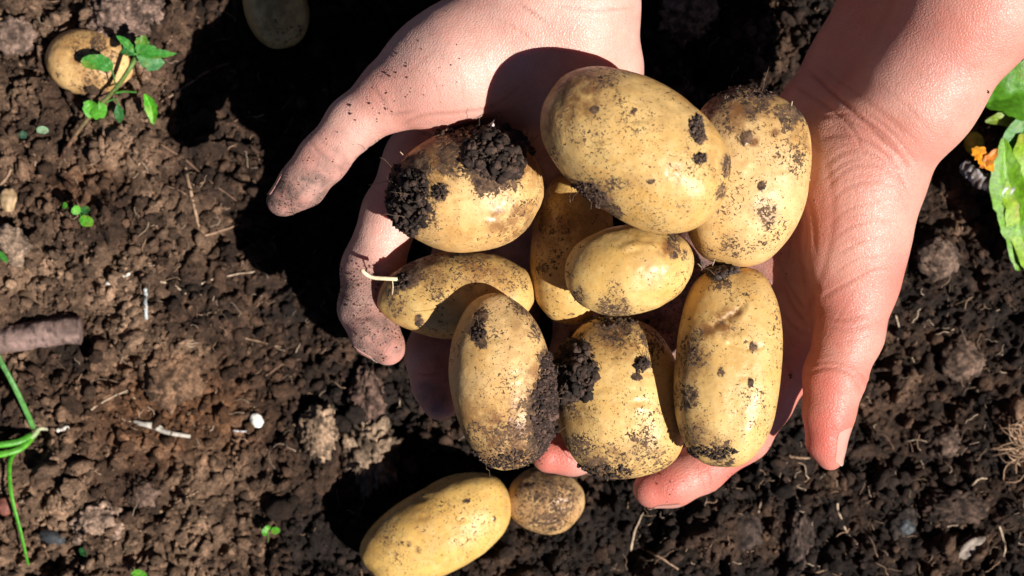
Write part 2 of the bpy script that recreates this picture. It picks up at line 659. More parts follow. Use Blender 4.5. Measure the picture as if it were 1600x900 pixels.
# px, py, z, a, b, c, angle (photo, clockwise), squareness, egg, label, hue, spots, stains, eyes
YEL = (0.62, 0.44, 0.165)
POT = {
 'A': dict(c=(731, 298, 8.3), a=118, b=95, d=90, ang=-4, sq=2.1, egg=.02, hue=(0.66, 0.46, 0.185),
   label='roundish potato with two black soil clumps, upper left of the handful',
   dirt=[(640, 305, 38, 1.), (770, 240, 52, 1.), (640, 260, 34, .8), (700, 260, 20, .6), (690, 300, 14, .75), (655, 335, 25, .5), (745, 212, 70, .6), (752, 300, 8, .8), (830, 330, 20, .25)],
   stain=[(800, 350, 50, .9), (680, 235, 60, 1.), (640, 340, 40, .9), (810, 270, 40, .9), (700, 370, 60, .35)]),
 'B': dict(c=(991, 233, 11.4), a=166, b=107, d=104, ang=35, sq=2.05, egg=.03, hue=(0.60, 0.43, 0.155),
   label='largest potato, lying on top of the handful',
   dirt=[(1088, 203, 13, 1.1), (1094, 215, 12, 1.1), (1093, 248, 11, 1.), (885, 290, 22, .55), (920, 315, 30, .75), (950, 335, 25, .6), (860, 250, 18, .4), (990, 175, 7, .8), (928, 172, 7, .8), (1018, 283, 6, .9), (1140, 260, 14, .6), (960, 290, 20, .3), (940, 130, 40, .22), (1070, 330, 16, .3), (1130, 300, 12, .5)],
   stain=[(900, 130, 70, 1.0), (860, 190, 45, .8), (1080, 150, 40, .5), (930, 320, 50, .8), (985, 285, 40, .4), (1120, 250, 40, .4)]),
 'C': dict(c=(1163, 276, 8.9), a=139, b=99, d=88, ang=98, sq=2.4, egg=-.02, hue=(0.62, 0.45, 0.19),
   label='speckled potato at the upper right, tucked under the largest one',
   dirt=[(1120, 150, 35, .7), (1185, 150, 35, .6), (1235, 185, 25, .7), (1165, 215, 10, .9), (1190, 290, 8, .9), (1195, 330, 18, .4), (1140, 260, 20, .2), (1150, 385, 35, .35), (1200, 250, 60, .12), (1130, 175, 25, .5), (1245, 250, 12, .5)],
   stain=[(1130, 165, 70, 1.), (1190, 150, 60, .8), (1210, 208, 10, 1.3), (1178, 222, 10, 1.3), (1195, 330, 30, .6), (1245, 220, 30, .6)]),
 'D': dict(c=(983, 421, 9.6), a=100, b=71, d=68, ang=-10, sq=2.1, egg=-.05, hue=(0.62, 0.46, 0.165),
   label='small clean potato in the middle of the handful',
   dirt=[(1050, 380, 14, .5), (1052, 400, 8, .8), (905, 465, 20, .5), (960, 490, 30, .5), (890, 430, 12, .3), (1065, 395, 14, .4)],
   stain=[(1045, 385, 24, 1.1), (920, 400, 30, .3)]),
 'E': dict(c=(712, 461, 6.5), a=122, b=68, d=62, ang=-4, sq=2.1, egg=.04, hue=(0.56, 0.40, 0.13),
   label='oblong potato behind, partly shaded, with a pale root at its left end',
   dirt=[(640, 420, 22, .6), (700, 410, 50, .3), (625, 440, 14, .6), (760, 405, 50, .3), (680, 460, 12, .4), (655, 500, 8, .9), (800, 430, 30, .3), (615, 470, 18, .3)],
   stain=[(650, 420, 60, 1.), (760, 410, 70, .8), (620, 470, 40, .6)]),
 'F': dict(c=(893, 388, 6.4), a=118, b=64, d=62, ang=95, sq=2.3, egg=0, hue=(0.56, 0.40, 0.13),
   label='shaded potato deep in the middle, behind the small clean one',
   dirt=[(860, 360, 20, .3), (845, 420, 12, .4)], stain=[(860, 350, 60, .8), (850, 450, 40, .4)]),
 'G': dict(c=(784, 596, 8.2), a=138, b=80, d=78, ang=82, sq=2.15, egg=.0, hue=(0.66, 0.48, 0.21),
   label='upright potato at the lower left with its right side crusted in soil',
   dirt=[(752, 495, 12, .8), (748, 520, 13, .9), (752, 535, 9, .8), (855, 620, 34, 1.), (860, 660, 40, 1.), (840, 700, 36, .95), (790, 690, 40, .5), (750, 690, 36, .35), (855, 560, 18, .7), (840, 510, 15, .5), (810, 480, 22, .35), (815, 640, 14, .5), (740, 670, 16, .5)],
   stain=[(850, 600, 60, 1.), (800, 690, 80, 1.1), (745, 650, 50, .7), (820, 500, 40, .6), (800, 560, 50, .25)]),
 'H': dict(c=(969, 622, 7.1), a=130, b=99, d=80, ang=82, sq=2.35, egg=.03, hue=(0.62, 0.45, 0.16),
   label='broad potato at the bottom centre with a soil clump on its left shoulder',
   dirt=[(895, 580, 38, 1.), (1004, 568, 13, 1.), (995, 590, 10, .8), (905, 700, 25, .45), (930, 735, 40, .6), (1000, 740, 50, .4), (958, 503, 40, .6), (890, 640, 22, .5), (1000, 530, 20, .5), (1030, 520, 26, .4)],
   stain=[(960, 510, 70, 1.), (1000, 545, 40, .6), (890, 640, 50, .7), (950, 740, 60, .8)]),
 'I': dict(c=(1136, 569, 8.8), a=157, b=82, d=78, ang=94, sq=2.5, egg=.0, hue=(0.60, 0.44, 0.165),
   label='long upright potato at the lower right with a scar across its upper half',
   dirt=[(1075, 560, 30, .35), (1065, 620, 26, .5), (1080, 680, 24, .5), (1120, 712, 26, .6), (1080, 540, 20, .4), (1178, 543, 6, 1.), (1128, 580, 8, .8), (1172, 598, 5, .9), (1065, 500, 20, .35), (1125, 425, 20, .6), (1125, 505, 6, .5), (1190, 420, 20, .3)],
   stain=[(1130, 498, 30, 1.3), (1150, 485, 14, 1.4), (1105, 515, 20, 1.), (1180, 543, 10, 1.3), (1072, 560, 50, .8), (1090, 680, 40, .7)]),
 'J': dict(c=(140, 97, 0.75), a=69, b=53, d=50, ang=2, sq=2.1, egg=0, hue=(0.66, 0.46, 0.19),
   label='potato half buried behind the leafy seedling', dirt=[(155, 70, 12, .5), (120, 80, 10, .3), (150, 130, 30, .35), (90, 110, 10, .4), (180, 80, 20, .3)], stain=[(120, 75, 40, .8), (165, 65, 40, .8), (150, 140, 50, .9)]),
 'K': dict(c=(432, 14, 0.3), a=64, b=50, d=48, ang=70, sq=2.1, egg=0, hue=(0.66, 0.54, 0.20),
   label='potato lying in deep shade at the top edge of the photo', dirt=[(450, 50, 20, .3)], stain=[(430, 20, 50, .6)]),
 'L': dict(c=(682, 828, 1.3), a=125, b=68, d=64, ang=-27, sq=2.2, egg=.03, hue=(0.60, 0.42, 0.12),
   label='smooth oblong potato on the soil at the bottom edge', dirt=[(727, 783, 5, 1.1), (772, 810, 4, .9), (660, 825, 14, .3), (635, 850, 8, .4), (655, 860, 6, .5)], stain=[(660, 790, 50, .5), (600, 840, 40, .5)]),
 'M': dict(c=(852, 782, 1.0), a=60, b=52, d=50, ang=12, sq=2.1, egg=0, hue=(0.52, 0.36, 0.17),
   label='small round muddy potato on the soil under the handful', dirt=[(850, 755, 45, .42), (875, 795, 32, .45), (822, 790, 28, .4), (890, 770, 20, .5), (850, 815, 32, .45)], stain=[(850, 770, 50, 1.), (880, 790, 30, 1.)]),
}
POBJ = {}


def build_potato(key, d):
    x, y, z = d['c']
    near = key in 'ABCDEFGHI'
    V0, F0 = ICO[7] if (near and key not in 'EFD') else ICO[6]
    s = sc(z)
    a, b, c = d['a'] * s, d['b'] * s, d['d'] * s
    n = d['sq']
    r = (np.abs(V0) ** n).sum(1) ** (-1 / n)
    U = V0 * r[:, None]
    U[:, 1:] *= (1 + d['egg'] * U[:, 0])[:, None]
    sd = ord(key) * 3
    U = U * (1 + 0.045 * vnoise(V0 + sd, 0.9, sd) + 0.02 * vnoise(V0 + sd, 0.4, sd + 1))[:, None]
    W = U * np.array([a, b, c])
    th = -math.radians(d['ang'])
    ct, st = math.cos(th), math.sin(th)
    W = np.stack([W[:, 0] * ct - W[:, 1] * st, W[:, 0] * st + W[:, 1] * ct, W[:, 2]], 1)
    W = W + V0 * (0.018 * fbm(W, 0.35, 3, sd + 4))[:, None]
    C = P(x, y, z)
    G = W + C
    pp = to_px(G)
    up = sstep(-0.5, 0.1, V0[:, 2])
    dirt = np.zeros(len(W))
    for (dx, dy, dr, am) in d['dirt']:
        q = np.hypot(pp[:, 0] - dx, (pp[:, 1] - dy) * (1 + .35 * math.sin(dx + dy))) + dr * 0.75 * fbm(W, max(.09, dr * .03), 4, sd + 9, .65)
        dirt = np.maximum(dirt, am * sstep(dr * 1.25, dr * 0.55, q) * up)
    stain = 0.12 * np.ones(len(W))
    for (dx, dy, dr, am) in d['stain']:
        q = np.hypot(pp[:, 0] - dx, pp[:, 1] - dy) + dr * 0.4 * fbm(W, 0.9, 3, sd + 19)
        stain = np.maximum(stain, am * sstep(dr * 1.25, dr * 0.3, q) * up)
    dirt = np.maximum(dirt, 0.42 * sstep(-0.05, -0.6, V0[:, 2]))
    W = W + V0 * (0.05 * sstep(0.5, 1.0, dirt) * (0.6 + 0.8 * fbm(W, 0.18, 2, sd + 21)))[:, None]
    # shallow eyes and the healed scar
    eyes = [(RNG.uniform(-.7, .7), RNG.uniform(-.7, .7)) for _ in range(5)]
    for (ex, ey) in eyes:
        qx, qy = x + ex * d['b'], y + ey * d['a'] * .8
        dd = np.hypot((pp[:, 0] - qx) / 2.2, pp[:, 1] - qy)
        W = W - V0 * (0.028 * np.exp(-(dd / 5) ** 2) * up - 0.02 * np.exp(-(np.hypot((pp[:, 0] - qx) / 2, pp[:, 1] - qy - 8) / 5) ** 2) * up)[:, None]
    if key == 'I':
        dd = seg_dist(pp, [(1100, 518), (1128, 503), (1150, 488), (1160, 478)])
        W = W - V0 * (0.05 * np.exp(-(dd / 5) ** 2) * up * (1 + .9 * fbm(W, .15, 2, 4)))[:, None] + V0 * (0.018 * np.exp(-((dd - 13) / 6) ** 2) * up)[:, None]
        dd = seg_dist(pp, [(1140, 538), (1165, 545), (1190, 542)])
        W = W - V0 * (0.05 * np.exp(-(dd / 4) ** 2) * up)[:, None]
    me = mk_mesh('potato', W, F0, {'dirt': dirt, 'stain': stain})
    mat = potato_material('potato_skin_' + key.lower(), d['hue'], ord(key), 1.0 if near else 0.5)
    o = link('potato', me, mat, loc=C, label=d['label'], cat='potato',
             group='potatoes held in the two hands' if near else 'potatoes lying on the soil')
    POBJ[key] = (o, W, V0, C)
    return o


def seg_dist(pp, line):
    best = np.full(len(pp), 1e9)
    for (x0, y0), (x1, y1) in zip(line[:-1], line[1:]):
        ax, ay = x1 - x0, y1 - y0
        t = np.clip(((pp[:, 0] - x0) * ax + (pp[:, 1] - y0) * ay) / (ax * ax + ay * ay + 1e-9), 0, 1)
        best = np.minimum(best, np.hypot(pp[:, 0] - x0 - t * ax, pp[:, 1] - y0 - t * ay))
    return best


for k in POT:
    build_potato(k, POT[k])


def clump(key, cx, cy, rx, ry, n, thick, label, rmax=0.2, colr=(0.03, 0.018, 0.013), rough=1.0):
    o, W, N, C = POBJ[key]
    pp = to_px(W + C)
    q = np.hypot((pp[:, 0] - cx) / rx, (pp[:, 1] - cy) / ry) + 0.3 * fbm(W, 0.45, 3, int(cx))
    idx = np.nonzero((q < 1.0) & (N[:, 2] > -0.35))[0]
    if not len(idx): return
    n = int(n * 1.35)
    pick = RNG.choice(idx, n)
    lift = (1 - q[pick]) ** 0.7 * thick * RNG.uniform(0.0, 1.0, n)
    base = Bag()
    r = 0.022 + (rmax * 1.35 - 0.022) * RNG.uniform(0, 1, n) ** 3.6
    pos = W[pick] + N[pick] * lift[:, None] + RNG.normal(0, .012, (n, 3))
    cols = np.array(colr) * (0.75 + 2.3 * RNG.uniform(0, 1, n) ** 2.2)[:, None]
    big = r > 0.15
    scatter(base, pos[big], r[big], cols[big], 2)
    scatter(base, pos[~big], r[~big], cols[~big], 1)
    for _ in range(max(3, n // 130)):      # hair roots sticking out of the soil
        j = RNG.integers(0, n)
        p = pos[j]
        dvec = N[pick[j]] * .4 + RNG.normal(0, .5, 3)
        pts = [p + dvec * t * RNG.uniform(.5, .7) + RNG.normal(0, .03, 3) for t in np.linspace(0, 1, 5)]
        base.add(*tube(pts, 0.008, 4), col=(.16, .10, .06))
    link('soil_clump', base.mesh('soil_clump', False), MAT_CLUMP, parent=o, label=label, kind='stuff')


clump('A', 640, 312, 32, 50, 1300, .38, 'black crumbly soil clump on its left end', .13)
clump('A', 775, 243, 46, 38, 1500, .5, 'thick dark soil clump on its top', .16, (0.034, 0.02, 0.014))
clump('A', 700, 205, 90, 9, 260, .12, 'thin soil crust along the top edge', .08, (0.06, 0.03, 0.018))
clump('A', 686, 300, 12, 10, 90, .1, 'little soil fleck near the left clump', .07)
clump('H', 893, 580, 42, 46, 1500, .5, 'dark soil clump on its left shoulder', .16)
clump('H', 930, 738, 60, 12, 300, .12, 'soil crust along the lower rim', .07)
clump('H', 1003, 570, 11, 13, 120, .12, 'small black soil patch below the dent', .08)
clump('H', 955, 503, 45, 9, 200, .12, 'soil crust at the upper rim', .07, (0.05, 0.03, 0.02))
clump('G', 856, 640, 22, 85, 1500, .17, 'rough soil crust down its right side', .09, (0.045, 0.026, 0.02))
clump('G', 790, 715, 60, 14, 420, .1, 'soil crust at its lower end', .07, (0.05, 0.03, 0.02))
clump('G', 748, 520, 12, 16, 90, .08, 'small soil smear near its top', .06)
clump('I', 1128, 418, 27, 16, 520, .40, 'grey soil lump on its top end', .13, (0.06, 0.042, 0.036))
clump('I', 1110, 706, 45, 10, 300, .08, 'soil smear at its lower rim', .06)
clump('B', 1088, 203, 11, 22, 170, .09, 'dark soil fleck near its right end', .07, (0.05, 0.032, 0.024))
clump('B', 1094, 247, 9, 9, 60, .07, 'round soil fleck below the long one', .06, (0.05, 0.032, 0.024))
clump('B', 905, 308, 40, 22, 260, .05, 'soil grains along its lower left rim', .05, (0.06, 0.035, 0.025))
clump('C', 1160, 145, 60, 12, 260, .1, 'soil grains along its top', .07, (0.05, 0.03, 0.022))
clump('E', 628, 440, 12, 12, 120, .15, 'soil lump at the root', .08)

# ------------------------------------------------------------------ hands (implicit surface -> mesh)


class Field:
    def __init__(s, lo, hi, h):
        s.lo, s.h = np.array(lo, float), h
        s.n = np.ceil((np.array(hi) - s.lo) / h).astype(int) + 1
        s.f = np.full(s.n, 6.0, np.float32)

    def cone(s, a, b, ra, rb, k, fz=1.0, F=None):
        """tapered capsule a->b smooth-joined; fz flattens it in z"""
        F = s.f if F is None else F
        a, b = np.array(a), np.array(b)
        pad = max(ra, rb) + k + 4 * s.h
        i0 = np.maximum(np.floor((np.minimum(a, b) - pad - s.lo) / s.h).astype(int), 0)
        i1 = np.minimum(np.ceil((np.maximum(a, b) + pad - s.lo) / s.h).astype(int) + 1, s.n)
        if (i1 <= i0).any(): return
        ax = [(s.lo[i] + s.h * np.arange(i0[i], i1[i])).astype(np.float32) for i in range(3)]
        X, Y, Z = ax[0][:, None, None], ax[1][None, :, None], ax[2][None, None, :]
        d = b - a
        L = float(d @ d) + 1e-9
        t = np.clip(((X - a[0]) * d[0] + (Y - a[1]) * d[1] + (Z - a[2]) * d[2]) / L, 0, 1)
        D = np.sqrt((X - a[0] - t * d[0]) ** 2 + (Y - a[1] - t * d[1]) ** 2 + ((Z - a[2] - t * d[2]) / fz) ** 2)
        D = (D - (ra + (rb - ra) * t)).astype(np.float32)
        sl = tuple(slice(i0[i], i1[i]) for i in range(3))
        G = F[sl]
        hh = np.maximum(k - np.abs(G - D), 0) / k
        F[sl] = np.minimum(G, D) - hh * hh * k * 0.25

    def chain(s, pts, k, fz=1.0, F=None):
        """pts: (px, py, z, r px)"""
        q = [(P(x, y, z), r * sc(z)) for x, y, z, r in pts]
        for (a, ra), (b, rb) in zip(q[:-1], q[1:]):
            s.cone(a, b, ra, rb, k, fz, F)

    def mesh(s):
        f = s.f
        ins = f < 0
        c = [(i, j, k) for i in (0, 1) for j in (0, 1) for k in (0, 1)]
        n = s.n - 1
        cnt = np.zeros(n, np.int8)
        for (i, j, k) in c:
            cnt += ins[i:i + n[0], j:j + n[1], k:k + n[2]]
        act = (cnt > 0) & (cnt < 8)
        idx = np.stack(np.nonzero(act), 1)
        ids = np.full(n, -1, np.int64)
        ids[act] = np.arange(len(idx))
        vals = {q: f[idx[:, 0] + q[0], idx[:, 1] + q[1], idx[:, 2] + q[2]] for q in c}
        acc = np.zeros((len(idx), 3)); num = np.zeros(len(idx))
        for q in c:
            for axx in range(3):
                if q[axx] == 0:
                    r = list(q); r[axx] = 1; r = tuple(r)
                    A, B = vals[q], vals[r]
                    m = (A < 0) != (B < 0)
                    t = np.where(m, A / np.where(m, A - B, 1), 0)
                    p = np.tile(np.array(q, float), (len(idx), 1))
                    p[:, axx] = t
                    acc += p * m[:, None]; num += m
        V = (idx + acc / num[:, None]) * s.h + s.lo
        quads = []
        for axx in range(3):
            u, w = (axx + 1) % 3, (axx + 2) % 3
            sl0 = [slice(1, n[i]) for i in range(3)]; sl0[axx] = slice(0, n[axx])
            sl1 = list(sl0); sl1[axx] = slice(1, n[axx] + 1)
            A, B = ins[tuple(sl0)], ins[tuple(sl1)]
            e = np.stack(np.nonzero(A != B), 1)
            inside_first = A[tuple(e.T)]
            g = e.copy()
            for i in range(3):
                if i != axx: g[:, i] += 1
            def cell(du, dw):
                h = g.copy(); h[:, u] -= du; h[:, w] -= dw
                return ids[tuple(h.T)]
            qd = np.stack([cell(1, 1), cell(0, 1), cell(0, 0), cell(1, 0)], 1)
            qd[~inside_first] = qd[~inside_first][:, ::-1]
            quads.append(qd)
        Q = np.concatenate(quads)
        Q = Q[(Q >= 0).all(1)]
        for _ in range(2):
            S = np.zeros_like(V); N = np.zeros(len(V))
            for a, b in ((0, 1), (1, 2), (2, 3), (3, 0)):
                for u_, w_ in ((a, b), (b, a)):
                    for cdim in range(3):
                        S[:, cdim] += np.bincount(Q[:, u_], V[Q[:, w_], cdim], len(V))
                    N += np.bincount(Q[:, u_], minlength=len(V))
            V = V * 0.4 + 0.6 * S / np.maximum(N, 1)[:, None]
        return V, Q


def vert_normals(V, Q):
    n = np.cross(V[Q[:, 2]] - V[Q[:, 0]], V[Q[:, 3]] - V[Q[:, 1]])
    N = np.zeros_like(V)
    for k in range(4):
        for c in range(3):
            N[:, c] += np.bincount(Q[:, k], n[:, c], len(V))
    return N / (np.linalg.norm(N, axis=1)[:, None] + 1e-12)


def skin_material(name, base, red, seed, fold):
    m = NT(name)
    c = m.coord()
    mott = m.noise(c, 45, 5, 0.65)
    fine = m.noise(c, 600, 3, 0.6)
    col = m.mix(m.ramp(mott, 0.38, 0.66, 0, 0.75), base, tuple(.55 * a + .45 * b_ for a, b_ in zip(base, red)))
    col = m.mix(m.ramp(m.noise(c, 120, 5, .7), 0.5, 0.72, 0, 0.5), col, tuple(min(1, v * 1.13) for v in base))
    col = m.mix(m.ramp(m.noise(m.mapped(c, (1, 1, 1), (1, 2, 0)), 32, 3, .5), 0.56, 0.70, 0, 0.22), col, (base[0] * .72, base[1] * .82, base[2] * 1.0))
    col = m.mix(m.math('MULTIPLY', m.attr('red'), 0.9, clamp=True), col, red)
    col = m.mix(m.ramp(fine, 0.4, 0.7, 0, 0.22), col, tuple(v * .72 for v in base))
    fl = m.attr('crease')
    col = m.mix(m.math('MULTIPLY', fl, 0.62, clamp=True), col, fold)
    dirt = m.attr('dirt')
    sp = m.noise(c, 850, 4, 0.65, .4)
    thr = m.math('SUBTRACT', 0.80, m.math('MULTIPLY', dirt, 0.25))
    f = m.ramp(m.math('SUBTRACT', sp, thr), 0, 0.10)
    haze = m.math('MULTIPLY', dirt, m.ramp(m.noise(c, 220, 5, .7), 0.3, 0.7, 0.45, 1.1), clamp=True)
    col = m.mix(haze, col, (0.13, 0.085, 0.07))  # colours real soil and the shade painted into the palm gaps
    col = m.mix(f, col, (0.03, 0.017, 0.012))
    v = m.n('ShaderNodeTexVoronoi', feature='DISTANCE_TO_EDGE')
    m.set(v.inputs['Vector'], m.mapped(c, (1, 1, 1), (.2, .1, .5)))
    v.inputs['Scale'].default_value = 1100
    wv = m.n('ShaderNodeTexWave', wave_type='BANDS', bands_direction='X')
    m.set(wv.inputs['Vector'], m.mapped(c, (1, 1, 1), (0, 0, seed)))
    wv.inputs['Scale'].default_value = 330
    wv.inputs['Distortion'].default_value = 6
    wv.inputs['Detail'].default_value = 2
    wv.inputs['Detail Scale'].default_value = 0.6
    h = m.math('ADD', m.math('MULTIPLY', m.ramp(v.outputs[0], 0, 0.25), 0.6), m.math('MULTIPLY', wv.outputs['Fac'], 0.15))
    h = m.math('ADD', h, m.math('MULTIPLY', m.noise(c, 140, 5, .62), 1.6))
    v2 = m.n('ShaderNodeTexVoronoi', feature='DISTANCE_TO_EDGE')
    nz = m.n('ShaderNodeTexNoise')
    nz.inputs['Scale'].default_value = 260
    m.set(nz.inputs['Vector'], c)
    wob = m.n('ShaderNodeMix', data_type='VECTOR')
    wob.inputs[0].default_value = 0.0016
    m.set(wob.inputs[4], m.mapped(c, (1, .42, 1), (0, 0, -seed)))
    m.set(wob.inputs[5], nz.outputs['Color'])
    m.set(v2.inputs['Vector'], wob.outputs[1])
    v2.inputs['Scale'].default_value = 620
    lines = m.ramp(v2.outputs[0], 0, 0.16)
    h = m.math('ADD', h, m.math('MULTIPLY', m.math('MULTIPLY', lines, m.ramp(m.noise(c, 60, 3, .5), .35, .65, .25, 1)), 0.32))
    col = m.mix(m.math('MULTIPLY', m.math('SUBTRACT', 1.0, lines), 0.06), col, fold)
    nb = m.bump(h, 0.0002, 0.55)
    m.bs(Base_Color=col, Roughness=m.ramp(dirt, 0, 1, 0.43, 0.8), Normal=nb)
    m.b.inputs['Specular IOR Level'].default_value = 0.42
    m.b.inputs['Subsurface Weight'].default_value = 0.35
    m.b.inputs['Subsurface Radius'].default_value = (1.0, 0.28, 0.16)
    m.b.inputs['Subsurface Scale'].default_value = 0.0045
    return m.m


def nail_material():
    m = NT('fingernail')
    c = m.coord()
    col = m.mix(m.noise(c, 300, 3), (0.56, 0.25, 0.20), (0.62, 0.33, 0.27))
    col = m.mix(m.attr('rim'), col, (0.48, 0.36, 0.28))
    m.bs(Base_Color=col, Roughness=0.28)
    m.b.inputs['Subsurface Weight'].default_value = 0.2
    m.b.inputs['Subsurface Scale'].default_value = 0.002
    return m.m


MAT_NAIL = nail_material()


def finger(fld, pts, k=0.35):
    F = np.full(fld.n, 6.0, np.float32)
    fld.chain(pts, k, 1.0, F)
    return F


def build_hand(lo, hi, palm, fingers, creases, reds, dirt_and_shade, folds, label, parent, mat, fweb=0.75, h=0.088, lumps=()):
    fld = Field(lo, hi, h)
    for pts, k, fz in palm:
        fld.chain(pts, k, fz)
    U = None
    for pts in fingers:
        F = finger(fld, pts)
        U = F if U is None else np.minimum(U, F)
    hh = np.maximum(fweb - np.abs(fld.f - U), 0) / fweb
    fld.f = np.minimum(fld.f, U) - hh * hh * fweb * 0.25
    V, Q = fld.mesh()
    N = vert_normals(V, Q)
    pp = to_px(V)
    up = sstep(-0.25, 0.25, N[:, 2])
    disp = 0.02 * fbm(V, 1.4, 3, 5)
    cr = np.zeros(len(V))
    wob = 3.0 * vnoise(V, 0.5, 8)
    for line, wd, dep in creases:
        line = [tuple(p) for p in smooth_line([(a, b) for a, b in line], 14)]
        dd = np.abs(seg_dist(pp, line) + wob * .25 * wd / 3)
        # fade the ends
        e = np.minimum(np.hypot(pp[:, 0] - line[0][0], pp[:, 1] - line[0][1]), np.hypot(pp[:, 0] - line[-1][0], pp[:, 1] - line[-1][1]))
        w = sstep(0, 25, e) * .85 + .15
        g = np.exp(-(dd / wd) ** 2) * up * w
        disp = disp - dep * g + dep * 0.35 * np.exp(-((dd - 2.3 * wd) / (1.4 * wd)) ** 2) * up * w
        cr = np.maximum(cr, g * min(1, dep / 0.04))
    for (x, y, rx, ry, am) in lumps:
        disp = disp + am * np.exp(-(((pp[:, 0] - x) / rx) ** 2 + ((pp[:, 1] - y) / ry) ** 2)) * up
    V = V + N * disp[:, None]
    red = np.zeros(len(V)); dirt = np.zeros(len(V))
    for (x, y, r, am) in reds:
        red = np.maximum(red, am * sstep(r * 1.3, r * 0.2, np.hypot(pp[:, 0] - x, pp[:, 1] - y)))
    for (x, y, r, am) in dirt_and_shade:
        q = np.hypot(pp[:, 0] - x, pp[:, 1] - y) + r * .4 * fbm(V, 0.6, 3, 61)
        dirt = np.maximum(dirt, am * sstep(r * 1.3, r * 0.3, q))  # on the hands this mask holds soil plus painted gap shade
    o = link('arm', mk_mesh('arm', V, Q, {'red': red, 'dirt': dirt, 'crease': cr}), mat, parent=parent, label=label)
    return o, V, N, pp, Q


def nail(parent, V, Q, a, b, nrm, half, free=.12, label=None):
    """curved plate wrapped on the finger end: a, b axis points inside the finger, nrm outward, half = half spread angle"""
    from mathutils.bvhtree import BVHTree
    ctr = (a + b) / 2
    near = np.linalg.norm(V[Q].mean(1) - ctr, axis=1) < 3.5
    q = Q[near]
    used, inv = np.unique(q.ravel(), return_inverse=True)
    bv = BVHTree.FromPolygons([tuple(v) for v in V[used]], [tuple(r) for r in inv.reshape(-1, 4)])
    t = b - a; L = np.linalg.norm(t); t /= L
    nrm = np.array(nrm, float); nrm = nrm - t * (nrm @ t); nrm /= np.linalg.norm(nrm)
    sd = np.cross(t, nrm)
    nu, nv = 15, 17
    VV, rim, NN = [], [], []
    for i in range(nv):
        v = i / (nv - 1)
        vb = min(v / .86, 1)
        ex = max(0, v - .86) / .14
        sp = half * (1 - .30 * max(0, (.25 - v) / .25) ** 2) * (1 - .35 * ex ** 2)
        for j in range(nu):
            u = j / (nu - 1) * 2 - 1
            ang = u * sp
            d = nrm * math.cos(ang) + sd * math.sin(ang)
            c = a + t * (L * (vb - .10 * (1 - u * u) * (1 - vb) - .08 * u * u * vb))
            h = bv.ray_cast(Vector(c), Vector(d), 3.0)
            R_ = h[3] if h[0] is not None else .4
            p = c + d * (R_ + .014 - .03 * (1 - vb) ** 2 * (vb < .12)) + t * (free * ex * (1 - .5 * u * u))
            VV.append(p); NN.append(d); rim.append(float(v > .88))
    VV, NN = np.array(VV), np.array(NN)
    G = VV.reshape(nv, nu, 3)
    for _ in range(3):
        G[1:-1] = (G[:-2] + 2 * G[1:-1] + G[2:]) / 4
    VV = G.reshape(-1, 3)
    n = nu * nv
    W = np.concatenate([VV, VV - NN * .05])
    Qn = []
    for i in range(nv - 1):
        for j in range(nu - 1):
            k = i * nu + j
            Qn.append((k, k + 1, k + nu + 1, k + nu)); Qn.append((n + k, n + k + nu, n + k + nu + 1, n + k + 1))
    for i in range(nv - 1):
        for j in (0, nu - 1):
            k, l = i * nu + j, (i + 1) * nu + j
            Qn.append((k, l, n + l, n + k))
    for j in range(nu - 1):
        for i in (0, nv - 1):
            k = i * nu + j
            Qn.append((k, k + 1, n + k + 1, n + k))
    return link('fingernail', mk_mesh('fingernail', W, np.array(Qn), {'rim': np.array(rim + rim, float)}), MAT_NAIL, parent=parent, label=label)


person = link('person', None, loc=(0, 12, 5), label='person reaching in from the top with both bare hands cupped around a heap of potatoes', cat='person')
person.empty_display_size = 0.05
ploc = np.array([0, 12.0, 5.0])

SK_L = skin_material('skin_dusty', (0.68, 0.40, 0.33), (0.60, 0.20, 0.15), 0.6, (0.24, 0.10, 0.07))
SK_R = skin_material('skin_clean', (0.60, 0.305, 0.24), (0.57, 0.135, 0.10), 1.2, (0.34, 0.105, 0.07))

L_palm = [
    ([(850, -520, 12.0, 175), (862, -260, 10.0, 140), (866, -60, 8.8, 126), (868, 30, 8.3, 124), (880, 110, 7.5, 112)], 0.8, 0.72),
    ([(790, 60, 8.3, 92), (720, 95, 8.3, 86), (672, 120, 8.1, 74), (612, 148, 7.9, 52)], 0.9, 0.88),
    ([(612, 148, 7.9, 52), (552, 192, 7.7, 41), (503, 250, 7.4, 38), (472, 285, 7.2, 33), (438, 314, 6.9, 22)], 0.35, 0.95),
    ([(475, 292, 7.25, 30), (450, 312, 7.0, 22)], 0.4, 1.0),
    ([(800, 110, 7.2, 70), (655, 250, 5.4, 48)], 0.8, 0.85),
    ([(850, 120, 6.6, 75), (735, 330, 3.9, 50)], 0.8, 0.85),
    ([(900, 120, 6.6, 75), (815, 375, 3.7, 48)], 0.8, 0.85),
    ([(930, 110, 7.0, 65), (900, 385, 4.0, 46)], 0.8, 0.85),
    ([(925, 110, 7.4, 66), (930, 240, 6.0, 62)], 0.8, 0.9),
]
L_fing = [
    [(655, 250, 5.4, 48), (612, 330, 5.1, 44), (582, 420, 5.1, 47), (569, 482, 5.7, 39), (585, 520, 6.2, 36), (606, 542, 6.4, 29)],
    [(735, 330, 3.9, 46), (705, 450, 3.6, 42), (675, 555, 4.2, 40), (680, 600, 4.7, 35), (688, 628, 5.0, 29)],
    [(815, 375, 3.7, 44), (800, 500, 3.3, 40), (775, 600, 4.0, 36), (790, 650, 4.6, 28)],
    [(895, 385, 4.0, 40), (900, 480, 3.8, 34), (890, 560, 4.2, 31), (885, 600, 4.6, 25)],
]
